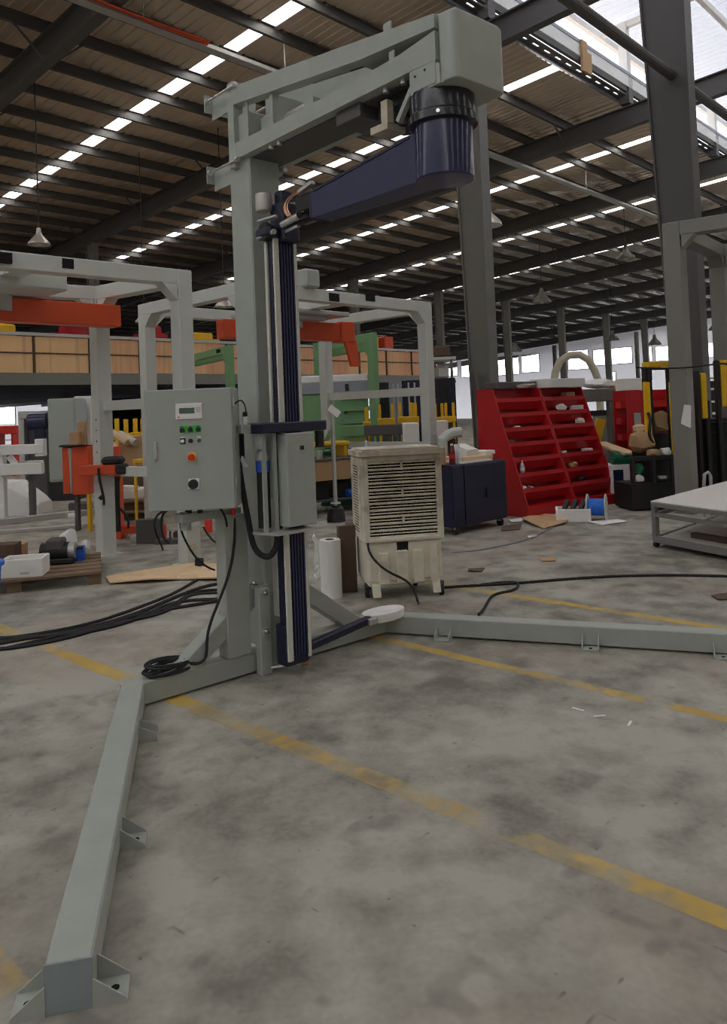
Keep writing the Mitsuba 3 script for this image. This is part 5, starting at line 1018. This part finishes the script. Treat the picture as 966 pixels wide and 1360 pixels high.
# long steel sections on the floor
for i, (pa, pb_, h, m, l) in enumerate((((-40, 702), (150, 680), 0.09, 'galvanised', 'long grey steel section on the floor at left, nearer the wrapped bundle'), ((-40, 712), (196, 694), 0.05, 'galvanised', 'long flat steel section on the floor at left, in front of the taller one'))):
    a, b = fl(*pa), fl(*pb_); solo('steel_section', MB().bar(a+[0, 0, h/2], b+[0, 0, h/2], 0.12, h, c=0.006), m, l, 'steel section', smooth=False)
p = fl(90, 687); solo('foam_strip', MB(Rz(0.6), p).box(-0.2, 0.2, -0.05, 0.05, 0, 0.06, 0.005), 'foam', 'white foam strip beside the long steel sections', 'foam strip', smooth=False)
p = fl(107, 683); solo('dark_block', MB(Rz(0.6), p).box(-0.15, 0.15, -0.12, 0.15, 0, 0.2, 0.02), 'dark_steel', 'dark machine part on the floor behind the left portal post', 'machine part', smooth=False)
# wrapped bundle and white frame
p = fl(26, 682); pts = []
r2 = np.random.default_rng(5)
for x, zt in ((-0.55, 0.50), (-0.3, 0.56), (0.0, 0.54), (0.12, 0.40), (0.3, 0.32), (0.42, 0.18)):
    for y in (-0.3, 0.35):
        pts += [(x, y, 0.0), (x, y*1.0, zt*0.8), (x, y*0.7, zt)]
solo('wrapped_bundle', MB(Rz(math.radians(43)), p).hull(np.array(pts)+r2.uniform(-0.02, 0.02, (len(pts), 3))*[1, 1, 0]), 'film', 'bundle wrapped in cloudy white film, below the white steel frame at left', 'bundle', smooth=False)
k = thing('steel_stand', 'white painted steel U-frame on the floor at the left edge', 'steel frame'); t = 11.6
wf = lambda u0, u1, v0, v1, dt=0.0, dp=0.12: boxpx(u0, u1, v0, v1, t+dt, dp, 0.006)
put('top_bar', wf(-20, 57, 591, 604), 'white_paint', k, smooth=False); put('lower_bar', wf(-20, 55, 616, 631), 'white_paint', k, smooth=False)
put('end_bracket', wf(46, 58, 583, 606, 0.02), 'white_paint', k, smooth=False); put('cross_piece', wf(33, 54, 612, 618, 0.3), 'white_paint', k, smooth=False)
put('upright', wf(-3, 5, 591, 690, 0.05), 'white_paint', k, smooth=False); put('foot', wf(38, 44, 628, 690, 0.2), 'dark_steel', k, smooth=False)
put('link', MB().bar(atd(12, 606, t+0.1), atd(22, 618, t+0.1), 0.06, 0.08), 'white_paint', k, smooth=False)
# grey machine with navy motor, tall grey cabinet, white panel
k = thing('grey_machine', 'grey machine with a dark navy motor on its side, left of the tall grey cabinet', 'machine'); t = 15.0
put('frame', boxpx(25, 62, 546, 556, t, 0.6, zb=None), 'galvanised', k, smooth=False); put('side', boxpx(25, 33, 546, 650, t, 0.6, zb=0), 'galvanised', k, smooth=False)
put('body', boxpx(33, 62, 556, 650, t+0.15, 0.6, zb=0), 'dark_steel', k, smooth=False)
c = atd(50, 560, t-0.15); put('motor', MB(Rz(math.radians(43)), c).cyl((-0.16, 0, 0), (0.2, 0, 0.02), 0.15), 'navy_gloss', k)
put('motor_foot', MB(Rz(math.radians(43)), c).box(-0.06, 0.16, -0.06, 0.1, -0.36, -0.05, 0.02), 'navy', k, smooth=False)
k = thing('tall_cabinet', 'tall pale grey cabinet on a black plinth under the gallery at left', 'cabinet'); t = 14.6
put('body', boxpx(64, 101, 529, 640, t, 0.6, 0.02), 'grey_cabinet', k, smooth=False); put('plinth', boxpx(64, 101, 639, 652, t, 0.6, zb=0), 'black', k, smooth=False)
put('door', boxpx(66, 99, 532, 637, t-0.02, 0.03, 0.008), 'grey_cabinet', k, smooth=False)
k = thing('partition', 'white partition panel with a yellow warning triangle, right of the tall grey cabinet', 'panel'); t = 15.4
put('panel', boxpx(100, 122, 526, 640, t, 0.06, zb=0), 'white_paint', k, smooth=False)
sg = put('warning_sign', MB(Rz(math.radians(43)), atd(108.5, 541, t-0.03)).prism([(-0.075, -0.05), (0.075, -0.05), (0, 0.09)], -0.006, 0.006), 'yellow_paint', k, smooth=False)
put('warning_mark', MB(Rz(math.radians(43)), atd(108.5, 541, t-0.04)).prism([(-0.012, 0.05), (0.012, 0.05), (0.006, 0.005), (0.022, 0.005), (-0.004, -0.035), (0.0, -0.008), (-0.016, -0.008)], -0.002, 0.002), 'black', sg, smooth=False)
put('blue_sign', boxpx(107, 115, 554, 561, t-0.02, 0.015, 0), 'tray_steel', k, smooth=False)
solo('red_bench', boxpx(-10, 20, 566, 577, 22, 0.6, 0.02).box(0.05, 0.12, 0.05, 0.5, 0, zpx(576, 5, 22)).box(0.5, 0.57, 0.05, 0.5, 0, zpx(576, 5, 22)), 'red_bright', 'red steel bench before the bright doorway at the left edge', 'bench', smooth=False)
# orange lift machine
k = thing('orange_lift', 'orange red lifting carriage machine behind the left portal post', 'lifting machine'); t = 9.55
ob = lambda u0, u1, v0, v1, dt=0.0, dp=0.14, zb=None, c=0.006: boxpx(u0, u1, v0, v1, t+dt, dp, c, zb=zb)
put('carriage', ob(83, 92, 594, 656, 0.9, 0.3), 'orange_paint', k, smooth=False); put('carriage', ob(96, 118, 593, 657, 0.9, 0.3), 'orange_paint', k, smooth=False)
put('roller', MB().cyl(atd(93.5, 595, t+0.95), atd(94.5, 655, t+0.95), 0.045, k=14), 'galvanised', k)
put('carriage_leg', ob(99, 104, 655, 700, 1.0, 0.1, 0), 'dark_steel', k, smooth=False); put('yellow_leg', ob(115, 119, 630, 690, 0.9, 0.1, 0), 'yellow_paint', k, smooth=False)
put('carriage_lid', ob(78, 112, 591, 593.5, 0.85, 0.4), 'black', k, smooth=False)
put('cross_arm', MB().bar(atd(116, 622, t+0.9), atd(104, 624, t-1.15), 0.1, 0.12).bar(atd(157, 625, t-1.15), atd(153, 625, t+0.12), 0.1, 0.12), 'orange_paint', k, smooth=False)
put('cross_arm', ob(104, 158, 618, 631, -1.2, 0.12), 'orange_paint', k, smooth=False)
put('post', ob(145, 159, 593, 720, 0.12, 0.16, 0), 'orange_paint', k, smooth=False)
put('foot', ob(150, 196, 699, 711, 0.12, 0.16, 0.06), 'orange_paint', k, smooth=False); put('foot', ob(146, 160, 711, 722, 0.12, 0.3, 0.0), 'orange_paint', k, smooth=False)
put('motor', ob(133, 160, 607, 618, -1.2, 0.2, c=0.03), 'black', k, smooth=False); put('motor_lug', ob(152, 168, 616, 630, -1.22, 0.1, c=0.02), 'black', k, smooth=False)
put('drag_chain', MB().tube([atd(158, 622, t), atd(155, 640, t), atd(156, 680, t), atd(157, 706, t)], 0.035, 8), 'rubber', k)
put('cable', MB().tube([atd(131, 622, t-1.25), atd(133, 640, t-1.2), atd(137, 658, t-1.15), atd(150, 669, t-0.02), atd(164, 680, t), atd(170, 690, t), atd(170, 702, t)], 0.014, 6, smooth=30), 'rubber', k)
put('cable_knot', MB().lathe([(0.001, -0.03), (0.03, 0), (0.001, 0.03)], atd(134, 661, t-1.18), 10), 'black', k)
for i, (u0, u1, v0, v1, m, l, c) in enumerate(((172, 200, 712, 721, 'galvanised', 'flat steel motor plate on the floor beside the orange lift', 'plate'), (194, 204, 706, 721, 'black', 'black motor end on the floor beside the orange lift', 'motor'), (210, 218, 698, 720, 'red_bright', 'upright orange cylinder on the floor left of the portal post', 'cylinder'), (180, 214, 690, 699, 'dark_steel', 'dark bent bracket on the floor right of the orange lift', 'bracket'), (205, 240, 716, 723, 'dark_steel', 'dark flat machine part under the upright orange cylinder', 'machine part'), (230, 240, 706, 716, 'brown', 'dark connector block beside the grey portal post', 'block'))):
    b = fl((u0+u1)/2, v1 if v1 > 715 else 722); tt = float((CAMR @ (b-[0, 0, CH]))[2])
    solo('floor_part', boxpx(u0, u1, v0, v1, tt, 0.12, 0.008, zb=0.0), m, l, c, smooth=False)
# brown carton, wooden arms, white foam behind
t = 11.5
solo('carton', boxpx(158, 215, 579, 618, 12.0, 0.5, 0.004, zb=0), 'cardboard', 'large brown carton behind the control cabinet, under the yellow posts', 'carton', smooth=False)
for i, ((u0, v0), (u1, v1), m) in enumerate((((145, 572), (170, 588), 'cardboard_light'), ((160, 576), (180, 588), 'beige'), ((147, 586), (157, 596), 'cardboard_light'))):
    a, b = atd(u0, v0, t+0.6), atd(u1, v1, t+0.4)
    solo('wrapped_tube', MB().cyl(a, b, 0.055 if i < 2 else 0.04, k=12), m, ('long tan wrapped tube on the brown carton, topmost', 'short pale wrapped tube on the brown carton, at its right', 'small tan tube sticking out below the other two')[i], 'tube')
for u0, u1, v0, m, l in ((92, 105, 574, 'cardboard', 'small brown carton standing on the orange lift carriage, at the left'), (103, 113, 560, 'cardboard', 'taller brown carton flap standing on the orange lift carriage'), (110, 121, 567, 'paper', 'white board leaning on the orange lift carriage beside the portal post')):
    solo('upright_carton', boxpx(u0, u1, v0, 591, 10.3+0.12*(u0 > 95)+0.1*(u0 > 105), 0.08, 0.004), m, l, 'carton' if m == 'cardboard' else 'board', smooth=False)
k = thing('yellow_stool', 'thin yellow steel stand behind the control cabinet, under the carton', 'stand')
put('top', boxpx(176, 215, 610, 614, t-0.6, 0.3, 0), 'yellow_paint', k, smooth=False)
for u in (178, 196): put('leg', boxpx(u, u+3, 612, 660, t-0.6, 0.05, 0, zb=0), 'yellow_paint', k, smooth=False)
k = thing('loaded_pallet', 'wooden pallet behind the crossbar of the left portal frame, under white foam', 'pallet'); t = 11.0
put('deck', boxpx(158, 206, 664, 668, t, 0.45), 'old_wood', k, smooth=False); put('runner', boxpx(160, 204, 668, 682, t+0.05, 0.35, zb=0), 'brown', k, smooth=False); put('deck', boxpx(158, 200, 679, 682, t-0.1, 0.5), 'old_wood', k, smooth=False)
solo('foam_pile', boxpx(158, 190, 650, 664, t+0.1, 0.4, 0.02), 'foam', 'white foam block on the wooden pallet left of the control cabinet', 'foam block', smooth=False)
lump('foam_piece', 172, 649, t+0.2, 0.14, 0.06, 'paper', 'crumpled white foam sheet heaped on the foam block', 'foam sheet', 21)
solo('brown_crate', boxpx(156, 196, 633, 650, t+0.6, 0.3, zb=0), 'brown', 'dark brown crate behind the white foam, left of the control cabinet', 'crate', smooth=False)
# small orange part of unknown kind, right of the stand, seen between cabinet and floor
put('orange_part', MB(Rz(0.75), atd(277, 698, 7.75)).box(-0.035, 0.035, -0.03, 0.03, -0.07, 0.07, 0.01), 'red_bright', L1, smooth=False)
put('added_part_bar', MB().bar(atd(277, 698, 7.75), atd(250, 700, 7.7), 0.02, 0.02), 'galvanised', L1, smooth=False)  # bar added to hold the orange part to the frame
# tag on the spindle of the film carriage
p = W(0.305, 0.262, 1.50)
solo('paper_tag', MB(Rz(math.radians(43)), p).hull([(x, y, z) for x, z in ((-0.035, 0.0), (0.02, -0.045), (0.045, -0.01), (-0.015, 0.035)) for y in (-0.004, 0.004)]), 'paper', 'white paper tag stuck on the thin spindle of the film carriage', 'tag', smooth=False)
